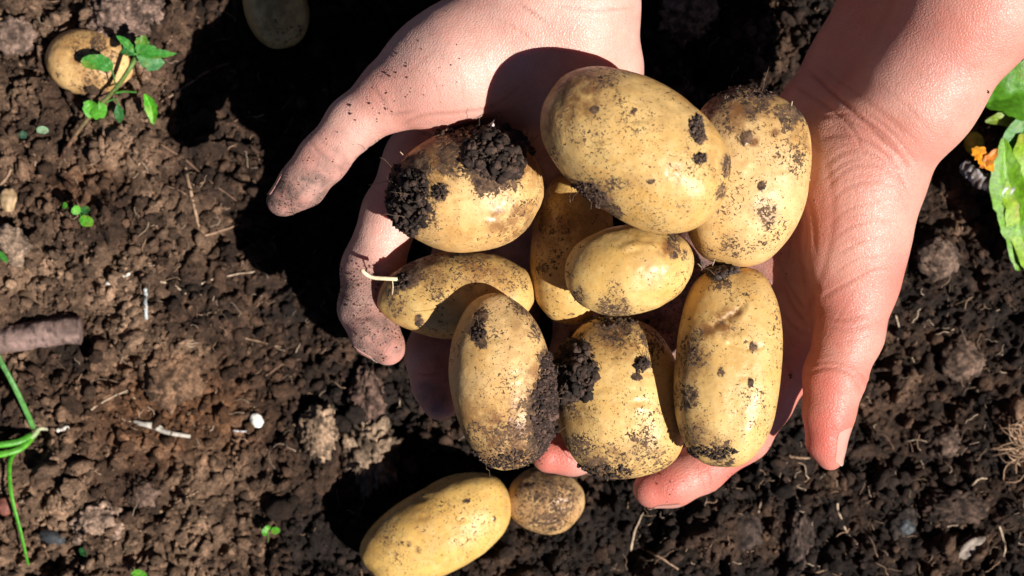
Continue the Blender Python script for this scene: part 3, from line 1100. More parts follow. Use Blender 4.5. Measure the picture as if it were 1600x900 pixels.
L_cr = [
    ([(480, 215), (500, 238), (528, 262), (545, 262)], 2.2, .035), ([(490, 205), (512, 228), (545, 250)], 1.8, .02), ([(475, 228), (495, 255), (520, 275)], 2.0, .02),
    ([(545, 262), (540, 252), (530, 245)], 2.2, .03),
    ([(575, 125), (600, 160), (618, 195)], 2.5, .02), ([(590, 175), (615, 178), (650, 172)], 3, .025),
    ([(620, 198), (660, 180), (720, 175), (770, 165), (820, 130)], 3, .02),
    ([(800, 0), (830, 18), (862, 42)], 2.2, .04), ([(760, 25), (800, 40), (850, 75), (900, 82)], 2, .012), ([(870, 10), (930, 15), (992, 12)], 2, .03), ([(860, -8), (930, -4), (992, -6)], 2, .03),
    ([(545, 420), (575, 425), (610, 440)], 2.4, .035), ([(545, 432), (575, 438), (605, 450)], 2.0, .02),
    ([(540, 490), (565, 498), (590, 490)], 2.2, .03), ([(590, 300), (615, 305), (650, 320)], 2.2, .02),
    ([(640, 580), (665, 585), (700, 580)], 2.2, .03),
    ([(655, 100), (680, 130), (690, 170)], 2, .012), ([(700, 80), (720, 120), (722, 165)], 2, .012), ([(740, 60), (760, 110), (765, 160)], 2, .012),
    ([(600, 120), (640, 110), (690, 70)], 2, .01), ([(640, 200), (700, 215), (760, 215)], 3, .03),
]
for i in range(7):
    L_cr.append(([(470 + i * 9, 270 - i * 13), (490 + i * 9, 290 - i * 13)], 1.6, .010))
R_cr = [
    # wrist folds
    ([(1262, 108), (1300, 145), (1345, 185), (1395, 235)], 3, .045), ([(1275, 98), (1320, 132), (1370, 170), (1420, 215)], 2.5, .02), ([(1232, 130), (1290, 165), (1330, 200), (1350, 240)], 2.5, .03),
    ([(1300, 180), (1350, 200), (1400, 240), (1435, 280)], 2.2, .025), ([(1310, 200), (1370, 232), (1420, 285)], 2, .02), ([(1340, 140), (1400, 190), (1450, 240)], 2, .012), ([(1360, 120), (1420, 170), (1470, 225)], 2, .012),
    # heel of the thumb, arcs
    ([(1270, 185), (1330, 180), (1385, 215), (1425, 275)], 2.2, .028), ([(1275, 215), (1330, 212), (1385, 245), (1425, 310)], 2.2, .028),
    ([(1285, 260), (1330, 235), (1380, 250), (1415, 290)], 2.2, .026), ([(1285, 300), (1330, 262), (1380, 262), (1420, 310)], 2.2, .026),
    ([(1285, 280), (1340, 248), (1400, 270)], 2.0, .02), ([(1290, 325), (1330, 290), (1390, 285), (1420, 330)], 2.2, .022), ([(1292, 355), (1330, 325), (1400, 310)], 2.2, .022), ([(1295, 380), (1340, 350), (1410, 345)], 2.2, .02),
    ([(1300, 405), (1350, 375), (1405, 375)], 2.2, .018), ([(1290, 240), (1303, 330), (1292, 400), (1275, 450)], 5, .015),
    ([(1275, 450), (1268, 470), (1260, 490)], 4, .05), ([(1215, 400), (1235, 450), (1262, 488)], 3, .03), ([(1222, 440), (1240, 480), (1265, 510)], 3, .035), ([(1215, 480), (1240, 510), (1268, 525)], 3, .03),
    ([(1278, 470), (1310, 450), (1360, 425), (1395, 420)], 2.4, .028), ([(1280, 490), (1320, 500), (1380, 480)], 2.2, .02), ([(1285, 505), (1325, 515), (1380, 500)], 2, .018),
    # thumb joint
    ([(1258, 585), (1290, 575), (1320, 580), (1352, 600)], 2.2, .04), ([(1262, 572), (1300, 565), (1335, 575)], 2, .02), ([(1325, 590), (1340, 600), (1345, 615)], 2.4, .045), ([(1330, 582), (1348, 588), (1356, 606)], 2.2, .035),
    # index finger folds
    ([(1112, 770), (1108, 745), (1095, 720)], 2.4, .045), ([(1200, 690), (1190, 665), (1185, 650)], 2.6, .04), ([(1245, 600), (1235, 580), (1225, 560)], 2.4, .03), ([(1122, 765), (1118, 742), (1105, 720)], 2.0, .02),
    ([(1300, 430), (1340, 405), (1400, 400)], 1.8, .02), ([(1285, 540), (1320, 535), (1370, 520)], 1.6, .015), ([(1275, 555), (1310, 552), (1360, 545)], 1.6, .013), ([(1265, 630), (1290, 625), (1330, 632)], 1.5, .01), ([(1295, 520), (1330, 460), (1350, 430)], 1.6, .012), ([(1385, 60), (1440, 120), (1500, 170)], 1.8, .008), ([(1420, 40), (1480, 90), (1530, 130)], 1.8, .008), ([(1330, 160), (1385, 200), (1440, 262)], 1.8, .02), ([(1345, 300), (1385, 300), (1418, 325)], 1.6, .014), ([(1310, 345), (1350, 335), (1412, 360)], 1.6, .014), ([(1250, 300), (1262, 360), (1255, 420)], 2.2, .02), ([(1225, 300), (1235, 370), (1228, 420)], 2.2, .02),
    ([(1235, 160), (1250, 200), (1285, 240)], 3, .02), ([(1250, 280), (1270, 330), (1275, 400)], 3, .02),
]
R_palm = [
    ([(1730, -380, 11.5, 130), (1600, -150, 10.4, 116), (1526, 0, 9.8, 104), (1432, 145, 8.9, 91), (1375, 225, 8.0, 88)], 0.9, 0.85),
    ([(1640, -400, 8.0, 120), (1500, -180, 7.0, 96), (1420, -30, 6.2, 88), (1343, 110, 5.6, 72), (1300, 175, 5.6, 72)], 1.2, 0.8),
    ([(1690, -390, 9.6, 120), (1553, -165, 8.5, 106), (1486, -12, 7.8, 94), (1398, 128, 6.9, 82), (1345, 200, 6.4, 78)], 1.0, 0.8),
    ([(1350, 215, 7.6, 96), (1345, 290, 7.7, 88), (1336, 380, 7.5, 76), (1336, 440, 7.3, 66)], 0.8, 0.9),
    ([(1336, 440, 7.3, 66), (1327, 520, 7.4, 52), (1304, 588, 7.5, 47), (1295, 645, 7.5, 39), (1291, 690, 7.4, 29), (1297, 714, 7.3, 21)], 0.35, 0.95),
    ([(1285, 200, 6.2, 80), (1225, 250, 5.6, 68), (1180, 330, 5.3, 62)], 0.9, 0.85),
    ([(1300, 260, 6.3, 80), (1225, 555, 4.5, 50)], 0.8, 0.85),
    ([(1280, 260, 6.0, 80), (1160, 540, 3.7, 52)], 0.8, 0.85),
    ([(1260, 260, 5.8, 78), (1090, 500, 3.4, 50)], 0.8, 0.85),
    ([(1230, 260, 5.8, 72), (1040, 440, 3.8, 45)], 0.8, 0.85),
    ([(1300, 470, 6.0, 45), (1240, 540, 4.7, 44)], 0.9, 0.9),
]
R_fing = [
    [(1225, 555, 4.5, 49), (1190, 622, 4.6, 49), (1160, 678, 4.7, 43), (1095, 732, 4.9, 37), (1050, 753, 5.1, 37), (1019, 764, 5.2, 30)],
    [(1160, 540, 3.7, 46), (1080, 620, 3.5, 42), (960, 690, 3.8, 37), (895, 708, 4.3, 33), (858, 711, 4.5, 28)],
    [(1090, 500, 3.4, 44), (1000, 570, 2.9, 40), (900, 610, 2.6, 35), (852, 622, 2.8, 27)],
    [(1040, 440, 3.8, 38), (970, 480, 2.7, 33), (905, 505, 2.3, 27)],
]
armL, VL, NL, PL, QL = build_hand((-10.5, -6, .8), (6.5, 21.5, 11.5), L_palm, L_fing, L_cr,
    [(445, 310, 45, .5), (600, 140, 60, .45), (640, 190, 70, .5), (690, 190, 60, .4), (500, 250, 50, .4), (610, 545, 40, .7), (580, 420, 40, .3), (690, 630, 40, .6)],
    [(432, 318, 60, 1.0), (480, 305, 60, .85), (520, 270, 50, .6), (560, 220, 50, .3), (590, 300, 50, .3), (600, 520, 40, .85), (560, 445, 45, .75), (548, 470, 40, .8), (545, 400, 35, .4), (570, 540, 40, .9), (600, 150, 60, .14), (680, 620, 50, .6), (620, 75, 60, .1), (860, 470, 120, .9), (830, 300, 70, .6), (700, 400, 70, .6), (760, 560, 90, .7)],  # fingers and thumb: soil; last spots: shade painted on palm between potatoes
    [], 'dusty arm on the left with its thumb stretched out and soil on the fingers', person, SK_L,
    lumps=[(640, 215, 30, 15, .05), (705, 110, 60, 50, .08), (930, 60, 40, 60, .06), (598, 128, 22, 20, .05)])
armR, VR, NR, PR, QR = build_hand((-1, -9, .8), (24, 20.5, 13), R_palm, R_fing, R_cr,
    [(1290, 680, 75, 1.05), (1280, 610, 60, .85), (1040, 760, 60, .95), (1130, 730, 60, .8), (1200, 650, 60, .6), (1300, 500, 70, .5), (1330, 590, 40, .5), (860, 715, 50, .9), (1250, 560, 60, .6), (1430, 230, 60, .25), (1480, 60, 100, .3), (1270, 350, 60, .5), (1400, 430, 50, .4)],
    [(1130, 700, 25, .15), (1050, 740, 30, .16), (1230, 330, 30, .15), (1030, 490, 130, 1.0), (1100, 440, 110, 1.1), (1130, 540, 90, 1.), (930, 560, 90, .9)],  # faint soil first; the strong last spots paint gap shade onto the palm
    [], 'clean arm on the right with its thumb hanging down beside the potatoes', person, SK_R,
    lumps=[(1355, 160, 40, 22, .06), (1300, 200, 26, 22, -.08), (1340, 330, 55, 80, .08), (1400, 190, 30, 30, -.03)])
for o in (armL, armR):
    o.location = Vector(-ploc) * CM

# nails: thumbs and index fingers show their edges
nail(armR, VR, QR, P(1297, 662, 7.5), P(1297, 722, 7.3), (0.88, 0.1, 0.46), .95, .10, 'pink thumbnail seen from the side')
nail(armL, VL, QL, P(470, 284, 7.2), P(434, 318, 6.9), (-0.80, 0.60, -0.12), .85, .06, 'dirty thumbnail seen edge on')
nail(armR, VR, QR, P(1055, 752, 5.1), P(1010, 768, 5.2), (-0.30, -0.85, -0.15), 1.0, .16, 'index fingernail showing as a pale rim')
nail(armL, VL, QL, P(580, 512, 6.1), P(608, 545, 6.4), (-0.65, -0.6, -0.30), .8, .05, 'dirty index fingernail rim')


def specks(parent, V, N, pp, spots, name_label):
    b = Bag()
    pos = []; rad = []
    for (x, y, r, n, s) in spots:
        idx = np.nonzero((np.hypot(pp[:, 0] - x, pp[:, 1] - y) < r) & (N[:, 2] > 0.0))[0]
        if not len(idx): continue
        ch = RNG.choice(idx, n)
        pos.append(V[ch] + N[ch] * .01)
        rad.append(s * (0.4 + RNG.uniform(0, 1, n) ** 2))
    pos = np.concatenate(pos); rad = np.concatenate(rad)
    cols = np.array([0.05, 0.026, 0.017]) * (0.5 + RNG.uniform(0, 1.2, len(pos)))[:, None]
    scatter(b, pos, rad, cols, 1)
    link('soil_specks', b.mesh('soil_specks'), MAT_CLUMP, parent=parent, label=name_label, kind='stuff')


specks(armL, VL, NL, PL, [(640, 90, 30, 14, .022), (610, 130, 40, 26, .03), (590, 170, 25, 14, .035), (545, 178, 14, 5, .05), (650, 90, 50, 12, .02), (700, 105, 25, 8, .022), (690, 145, 30, 10, .018), (720, 130, 120, 24, .016), (470, 290, 45, 90, .02), (440, 320, 30, 60, .018), (520, 240, 50, 40, .02), (560, 445, 40, 120, .028), (590, 520, 45, 160, .026), (760, 180, 25, 10, .03), (860, 90, 60, 8, .02), (560, 120, 30, 12, .016)], 'dark grains of soil stuck to the dusty hand')
specks(armR, VR, NR, PR, [(1080, 735, 70, 34, .02), (1232, 585, 6, 3, .045), (1180, 690, 30, 6, .022), (1245, 320, 30, 12, .02), (1225, 420, 25, 8, .02), (1540, 142, 4, 2, .05), (858, 720, 15, 6, .018)], 'few grains of soil stuck to the clean hand')

# ------------------------------------------------------------------ roots and fibres


def ground_line(pts, lift=0.04, n=24, wob=0.0):
    out = []
    for q in smooth_line(pts, n):
        x, y = q[0] + RNG.normal(0, wob), q[1] + RNG.normal(0, wob)
        out.append(P(x, y, _gz(x, y) + lift))
    for _ in range(2):
        out = [out[0]] + [(out[i - 1] + out[i] * 2 + out[i + 1]) / 4 for i in range(1, len(out) - 1)] + [out[-1]]
    return out


def root(pts, r0, r1, colr, label, cat='root', lift=0.05, name='root', wob=.6, group=None, n=22):
    L = ground_line(pts, lift, n, wob)
    o = L[0].copy()
    rad = [(r0 + (r1 - r0) * i / (len(L) - 1)) * RNG.uniform(.85, 1.15) for i in range(len(L))]
    b = Bag(); b.add(*tube([p - o for p in L], rad, 7), col=colr)
    return link(name, b.mesh(name), MAT_ROOT, loc=o, label=label, cat=cat, group=group)


GR = 'rootlets lying on the soil'
TAN, PALE, WHT, BRN = (.30, .19, .12), (.42, .31, .22), (.72, .66, .58), (.16, .09, .055)
ROOTS = [
    ([(290, 262), (298, 300), (308, 345), (312, 362)], .07, .05, TAN, 'thick tan rootlet standing in the shaded hollow left of the dusty thumb'),
    ([(312, 370), (340, 362), (375, 350)], .05, .03, TAN, 'short tan rootlet ending below the thick one'),
    ([(295, 453), (330, 437), (370, 428), (398, 425)], .05, .025, PALE, 'forked pale rootlet below the shaded hollow'),
    ([(250, 440), (270, 445), (290, 458)], .04, .03, PALE, 'short curved pale rootlet left of the forked one'),
    ([(365, 525), (400, 532), (440, 543)], .04, .02, TAN, 'straight tan rootlet left of the dusty index finger'),
    ([(372, 97), (330, 108), (290, 135), (250, 160)], .05, .04, TAN, 'long tan rootlet right of the leafy seedling'),
    ([(250, 225), (290, 250), (330, 285), (372, 315)], .045, .02, BRN, 'dim brown rootlet in the deep shade'),
    ([(133, 648), (150, 635), (175, 620), (208, 606)], .045, .025, PALE, 'thin pale rootlet above the rust coloured patch'),
    ([(228, 452), (227, 470), (228, 498)], .085, .07, (.42, .44, .44), 'grey upright sprout of root left of the shade'),
    ([(165, 443), (185, 436), (203, 428)], .10, .05, WHT, 'stubby white root piece with a yellow tip'),
    ([(90, 672), (100, 669), (106, 668)], .09, .08, WHT, 'tiny white root stub beside the grass bulb'),
    ([(365, 672), (375, 674), (388, 674)], .035, .03, (.5, .5, .52), 'tiny grey root tip left of the white pebble'),
    ([(1308, 785), (1310, 800), (1322, 830), (1340, 850)], .05, .03, PALE, 'pale bent rootlet below the clean thumb tip'),
    ([(985, 860), (990, 835), (998, 815), (1005, 800)], .05, .03, PALE, 'pale curved rootlet below the clean index fingertip'),
    ([(1000, 855), (1030, 870), (1060, 890)], .05, .03, TAN, 'tan rootlet at the bottom edge under the clean index fingertip'),
    ([(1400, 492), (1405, 515), (1402, 535)], .04, .03, PALE, 'upright pale rootlet just right of the clean thumb'),
    ([(1420, 548), (1425, 558), (1428, 566)], .04, .03, PALE, 'tiny pale rootlet among clods right of the thumb'),
    ([(1530, 548), (1530, 560), (1531, 578)], .04, .03, (.45, .55, .5), 'greenish white rootlet near the right edge'),
    ([(1255, 890), (1275, 895), (1300, 885)], .05, .03, TAN, 'tan rootlet on the bottom edge left of the clean thumb'),
    ([(1516, 760), (1530, 748), (1542, 748)], .045, .03, PALE, 'hooked pale rootlet right of the dark crumbly clod'),
    ([(1560, 820), (1570, 850), (1568, 870)], .04, .03, PALE, 'pale rootlet near the lower right corner'),
    ([(1232, 712), (1245, 715), (1265, 716)], .05, .04, TAN, 'tan rootlet between the clean thumb and index finger'),
    ([(250, 800), (275, 785), (310, 768)], .06, .03, TAN, 'tan splintered rootlet right of the round brown clod'),
    ([(0, 290), (8, 280), (18, 265)], .07, .05, TAN, 'short straw at the left edge below the buried potato'),
    ([(1185, 800), (1190, 780), (1186, 790)], .04, .02, PALE, 'short pale rootlet below the clean index finger'),
    ([(415, 588), (440, 570), (470, 560)], .045, .03, BRN, 'brown rootlet left of the shaded clod'),
]
for r_ in ROOTS:
    root(*r_, group=GR)
# the white streaked root in the rust coloured patch
b = Bag()
for seg in ([(208, 658), (225, 663), (245, 668), (262, 676), (298, 682)], [(215, 662), (240, 664), (260, 674)]):
    L = ground_line(seg, .16, 18, .5)
    b.add(*tube(L, [.05 + .05 * math.sin(math.pi * (i + 2) / (len(L) + 4)) for i in range(len(L))], 8), col=(.40, .36, .31))
link('root', b.mesh('root'), MAT_ROOT, label='flattened white root strip lying in the rust coloured patch', cat='root', group=GR)
# hair fine fibres everywhere
b = Bag()
for i in range(620):
    x, y = RNG.uniform(0, 1600), RNG.uniform(0, 900)
    if i < 90:
        x, y = RNG.normal(1480, 90), RNG.uniform(450, 900)
    elif i > 480:
        x, y = RNG.uniform(180, 520), RNG.uniform(100, 700)
    elif i < 160:
        x, y = RNG.uniform(950, 1400), RNG.uniform(720, 900)
    a = RNG.uniform(0, 6.28); ln = RNG.uniform(8, 38)
    pts = []
    z = _gz(x, y)
    for k in range(6):
        pts.append(P(x, y, z + 0.03 + RNG.uniform(0, .05)))
        a += RNG.normal(0, .55)
        x += math.cos(a) * ln / 5; y += math.sin(a) * ln / 5
        if k % 2: z = max(z - .05, _gz(x, y))
    c = np.array(TAN if RNG.uniform() < .6 else PALE) * RNG.uniform(.35, 1.1)
    b.add(*tube(pts, RNG.uniform(.009, .022), 4), col=c)
link('root_fibres', b.mesh('root_fibres'), MAT_ROOT, label='hair fine root fibres tangled over the soil', cat='roots', kind='stuff')
# tuft of roots at the right edge
b = Bag()
z0 = _gz(1590, 690)
for i in range(46):
    a = RNG.uniform(1.9, 4.6); x, y = 1606 + RNG.normal(0, 6), 690 + RNG.normal(0, 14)
    ln = RNG.uniform(30, 66); pts = []
    for k in range(8):
        pts.append(P(x, y, z0 + .3 + .35 * math.sin(k / 7 * 3.0)))
        a += RNG.normal(0.12, .3)
        x += math.cos(a) * ln / 7; y += math.sin(a) * ln / 7
    b.add(*tube(pts, RNG.uniform(.015, .03), 5), col=np.array(TAN) * RNG.uniform(.6, 1.5))
link('root_tuft', b.mesh('root_tuft'), MAT_ROOT, label='tangled tuft of tan roots at the right edge', cat='roots')

# rootlets on the held potatoes: parts of them


def pot_root(key, pts, r, colr=(.5, .38, .24), label=None):
    o, W, N, C = POBJ[key]
    L = [P(*p) - C for p in smooth_line(pts, 12)]
    b = Bag(); b.add(*tube(L, r, 6), col=colr)
    link('rootlet', b.mesh('rootlet'), MAT_ROOT, parent=o, label=label)


pot_root('E', [(620, 436, 7.7), (600, 435, 7.9), (580, 433, 8.0), (568, 425, 8.1), (566, 421, 8.1)], .07, (.72, .58, .38), 'stout pale root sticking out at its left end')
pot_root('E', [(613, 437, 7.75), (614, 448, 7.7), (613, 460, 7.6)], .02, (.6, .45, .3))
pot_root('A', [(640, 262, 8.6), (632, 245, 8.9), (625, 237, 9.0)], .016)
pot_root('C', [(1222, 180, 9.6), (1235, 168, 9.7), (1238, 158, 9.8)], .018)
pot_root('C', [(1238, 187, 9.2), (1245, 184, 9.3), (1252, 186, 9.3)], .016)
pot_root('C', [(1260, 262, 8.9), (1263, 275, 8.9), (1266, 282, 8.9)], .016)
pot_root('I', [(1130, 415, 9.0), (1112, 418, 9.2), (1100, 420, 9.2), (1090, 412, 9.3)], .018)
pot_root('I', [(1112, 418, 9.2), (1116, 408, 9.3), (1118, 400, 9.3)], .013)
pot_root('A', [(760, 214, 9.1), (768, 200, 9.2), (772, 192, 9.2)], .05, (.6, .5, .48), 'milky sprout nub at the upper edge')
pot_root('A', [(752, 208, 9.2), (762, 198, 9.35), (776, 184, 9.4), (774, 182, 9.4)], .02, (.08, .05, .04))
pot_root('I', [(1195, 440, 8.9), (1203, 438, 9.0), (1206, 444, 9.0)], .03, (.3, .2, .18))

# ------------------------------------------------------------------ plants


def leaf(pts2d_axis, width, z0, z1, colr, serr=0.0, lobes=0, fold=.18, prof='oval', droop=0.0, blem=0.3):
    """blade along an axis of photo points, raised from z0 to z1"""
    ax = smooth_line(pts2d_axis, 24)
    n = len(ax)
    nu = 13
    V, Cc = [], []
    for i, q in enumerate(ax):
        t = i / (n - 1)
        if prof == 'oval': w = math.sin(math.pi * min(max(t, 0.02), .985)) ** .75
        elif prof == 'round': w = math.sqrt(max(0.02, 1 - (2 * t - 1) ** 2))
        elif prof == 'lance': w = math.sin(math.pi * t ** .75) ** .9 if 0 < t < 1 else .03
        else: w = (1 - t) ** .45 * min(1, t * 6 + .35)
        w = max(w, .02)
        if serr: w *= 1 - serr * (0.5 + 0.5 * math.cos(t * math.pi * 2 * lobes))
        a = ax[min(i + 1, n - 1)] - ax[max(i - 1, 0)]
        a = a / (np.linalg.norm(a) + 1e-9)
        nrm = np.array([-a[1], a[0]])
        z = z0 + (z1 - z0) * t - droop * t * t
        for j in range(nu):
            u = j / (nu - 1) * 2 - 1
            p2 = q[:2] + nrm * u * w * width
            vein = abs(math.sin((t * 9 - abs(u) * 2.2) * math.pi)) ** 6
            zz = z + fold * abs(u) * w * width * sc(z) - .02 * vein
            V.append(P(p2[0], p2[1], zz))
            cl = np.array(colr) * (1.35 if abs(u) < .08 else 1 + .3 * vein) * RNG.uniform(.9, 1.1)
            Cc.append(cl)
    V = np.array(V)
    sz = max(width * sc(z0), .12)
    V[:, 2] += sz * .16 * fbm(V, sz * .9, 3, 91)
    V[:, :2] += sz * .10 * np.stack([vnoise(V, sz * .45, 92), vnoise(V, sz * .45, 93)], 1)
    yl = sstep(.12, .5, fbm(V + 5, sz * 1.3, 3, 94))[:, None] * blem
    Cc = np.array(Cc) * (1 - yl) + np.array([.42, .36, .05]) * yl
    Q = [(i * nu + j, i * nu + j + 1, (i + 1) * nu + j + 1, (i + 1) * nu + j) for i in range(n - 1) for j in range(nu - 1)]
    return V, np.array(Q), np.array(Cc)


def add_leaf(parent, org, name='leaf', label=None, **kw):
    V, Q, Cc = leaf(**kw)
    th = 0.012
    V = V - org
    n = len(V)
    V2 = np.concatenate([V, V - np.array([0, 0, th])])
    Q2 = np.concatenate([Q, Q[:, ::-1] + n])
    return link(name, mk_mesh(name, V2, Q2, {'col': np.concatenate([Cc, Cc])}), MAT_LEAF, parent=parent, label=label)


def stem_part(parent, org, pts, r0, r1, c0, c1, name='stem', label=None):
    L = [P(*p) - org for p in smooth_line(pts, 18)]
    n = len(L)
    V, Q, T = tube(L, [r0 + (r1 - r0) * i / (n - 1) for i in range(n)], 8)
    t = np.concatenate([np.repeat(np.linspace(0, 1, n), 8), [0, 1]])[:, None]
    b = Bag(); b.add(V, Q, T, np.array(c0) * (1 - t) + np.array(c1) * t)
    return link(name, b.mesh(name), MAT_LEAF, parent=parent, label=label)


GRN, GRL, GRD = (.055, .25, .035), (.10, .36, .03), (.03, .14, .03)
# leafy seedling
zg = _gz(97, 245)
org = P(97, 245, zg)
s1 = link('seedling', None, loc=org, label='leafy green seedling with a reddish stem in front of the half buried potato', cat='seedling')
stem_part(s1, org, [(95, 247, zg), (120, 208, zg + .5), (152, 168, 1.6), (182, 137, 2.0), (208, 98, 2.4), (214, 82, 1.75)], .07, .10, (.25, .10, .08), (.12, .30, .05))
stem_part(s1, org, [(182, 142, 2.0), (178, 120, 2.3), (174, 105, 2.45)], .03, .025, (.07, .2, .03), (.07, .2, .03), 'leaf_stalk')
stem_part(s1, org, [(180, 145, 2.0), (195, 143, 2.05), (213, 144, 2.2)], .05, .035, (.1, .3, .05), (.1, .3, .05), 'leaf_stalk')
stem_part(s1, org, [(165, 160, 1.75), (180, 155, 1.75), (186, 165, 1.75)], .03, .025, (.08, .25, .04), (.08, .25, .04), 'leaf_stalk')
for kw in (
    dict(pts2d_axis=[(176, 108), (155, 97), (126, 98)], width=13, z0=2.45, z1=2.6, colr=GRN, serr=.12, lobes=5, prof='round'),
    dict(pts2d_axis=[(168, 173), (152, 172), (146, 168)], width=15, z0=1.7, z1=1.8, colr=GRL, serr=.15, lobes=3, prof='round'),
    dict(pts2d_axis=[(140, 156), (140, 168), (142, 184)], width=12, z0=1.75, z1=1.8, colr=GRL, serr=.1, lobes=3, prof='round'),
    dict(pts2d_axis=[(226, 147), (236, 168), (240, 195)], width=10, z0=2.2, z1=2.05, colr=(.09, .38, .02), serr=.1, lobes=5, fold=.6),
    dict(pts2d_axis=[(184, 163), (186, 178), (188, 192)], width=8, z0=1.75, z1=1.5, colr=GRD, serr=.1, lobes=4),
    dict(pts2d_axis=[(214, 86), (198, 68), (182, 56)], width=7, z0=2.6, z1=2.8, colr=GRN, serr=.18, lobes=5),
    dict(pts2d_axis=[(214, 84), (200, 80), (188, 82)], width=8, z0=2.55, z1=2.55, colr=GRD, serr=.15, lobes=4),
    dict(pts2d_axis=[(214, 84), (222, 66), (226, 55)], width=11, z0=2.7, z1=3.0, colr=GRN, serr=.2, lobes=4),
    dict(pts2d_axis=[(216, 84), (245, 84), (277, 84)], width=9, z0=2.6, z1=2.7, colr=GRN, serr=.18, lobes=6, prof='lance'),
    dict(pts2d_axis=[(214, 88), (235, 98), (258, 98)], width=13, z0=2.55, z1=2.55, colr=(.10, .28, .10), serr=.15, lobes=5),
    dict(pts2d_axis=[(214, 84), (228, 78), (244, 74)], width=8, z0=2.75, z1=2.85, colr=GRN, serr=.15, lobes=4),
):
    add_leaf(s1, org, droop=.1, **kw)


def sprout(px, py, leaves, label, stem=None, cat='sprout'):
    z = _gz(px, py); o_ = P(px, py, z)
    r_ = link('sprout', None, loc=o_, label=label, cat=cat, group='tiny green sprouts on the soil')
    lz = z + .9
    if stem:
        stem_part(r_, o_, [(px, py, z), ((px + stem[0]) / 2 + 1, (py + stem[1]) / 2, z + .4), (stem[0], stem[1], lz)], .03, .025, (.14, .16, .05), (.1, .3, .05))
    for l in leaves:
        add_leaf(r_, o_, pts2d_axis=l[0], width=l[1], z0=lz, z1=lz + .1, colr=l[2] if len(l) > 2 else GRL, prof='round')


sprout(126, 340, [([(124, 334), (118, 328), (113, 325)], 8), ([(127, 333), (133, 328), (140, 326)], 6, GRD), ([(126, 338), (134, 345), (146, 348)], 9)], 'three leaved green sprout on the sunlit bank', (125, 335))
sprout(101, 322, [([(98, 320), (101, 321), (105, 323)], 5)], 'single dot of green leaf left of the three leaved sprout', (101, 321))
sprout(418, 850, [([(418, 832), (413, 832), (409, 833)], 6), ([(420, 828), (418, 825), (417, 821)], 5), ([(423, 829), (430, 829), (437, 828)], 6)], 'tiny three leaved sprout at the bottom left of the smooth potato', (418, 831))
sprout(215, 902, [([(205, 898), (215, 896), (230, 900)], 6)], 'bit of green leaf on the bottom edge', (215, 899))
sprout(-4, 402, [([(-8, 394), (2, 399), (12, 410)], 5, GRN)], 'green leaf tip at the left edge above the stick', (-2, 400))
sprout(66, 205, [([(57, 203), (66, 203), (76, 204)], 6, (.32, .48, .30))], 'pale green seed leaf lying below the buried potato', (64, 205))
sprout(36, 212, [([(29, 210), (36, 211), (42, 213)], 6, (.06, .14, .09))], 'dull blue green leaf scrap left of the pale seed leaf', (36, 212))
sprout(130, 862, [([(125, 857), (130, 862), (136, 868)], 6, (.02, .10, .03))], 'dark green leaf scrap near the pale flat clod', (130, 862))

# grass clump at the left edge
zg = _gz(55, 672); org = P(55, 672, zg)
g1 = link('grass_plant', None, loc=org, label='uprooted grass plant with a pale bulb and long green blades at the left edge', cat='grass plant')


def blade(pts, w0, w1, c):
    L = [P(*p) - org for p in smooth_line(pts, 22)]
    n = len(L)
    V, Q, T = tube(L, [max(.02, w0 + (w1 - w0) * i / (n - 1)) for i in range(n)], 8)
    ctr = np.repeat(np.array(L), 8, 0)
    V[:n * 8, 2] = ctr[:, 2] + (V[:n * 8, 2] - ctr[:, 2]) * .4
    st_ = np.concatenate([np.tile([1.0, 1.25, .8, 1.1, .75, 1.2, .85, .95], n), [1, 1]])[:, None] * (1 + .25 * fbm(V, .5, 3, 44))[:, None]
    b = Bag(); b.add(V, Q, T, np.array(c) * st_)
    link('blade', b.mesh('blade'), MAT_LEAF, parent=g1)


blade([(52, 668, zg + .5), (35, 630, zg + 1.3), (15, 590, zg + 1.8), (-10, 545, zg + 2)], .11, .10, (.12, .34, .08))
blade([(50, 680, zg + .5), (30, 690, zg + .8), (0, 695, zg + 1), (-30, 696, zg + 1)], .13, .12, (.10, .40, .03))
blade([(50, 684, zg + .5), (30, 702, zg + .9), (0, 710, zg + 1.1), (-30, 712, zg + 1)], .13, .12, (.12, .42, .03))
blade([(28, 700, zg + .7), (15, 725, zg + 1.2), (18, 775, zg + 1.5), (32, 830, zg + 1.2), (44, 882, zg + .6)], .10, .05, (.09, .38, .02))
stem_part(g1, org, [(40, 690, zg + .5), (55, 678, zg + .5), (62, 670, zg + .4), (80, 671, zg + .3)], .14, .05, (.2, .42, .08), (.66, .58, .44), 'bulb', 'whitish bulb end')

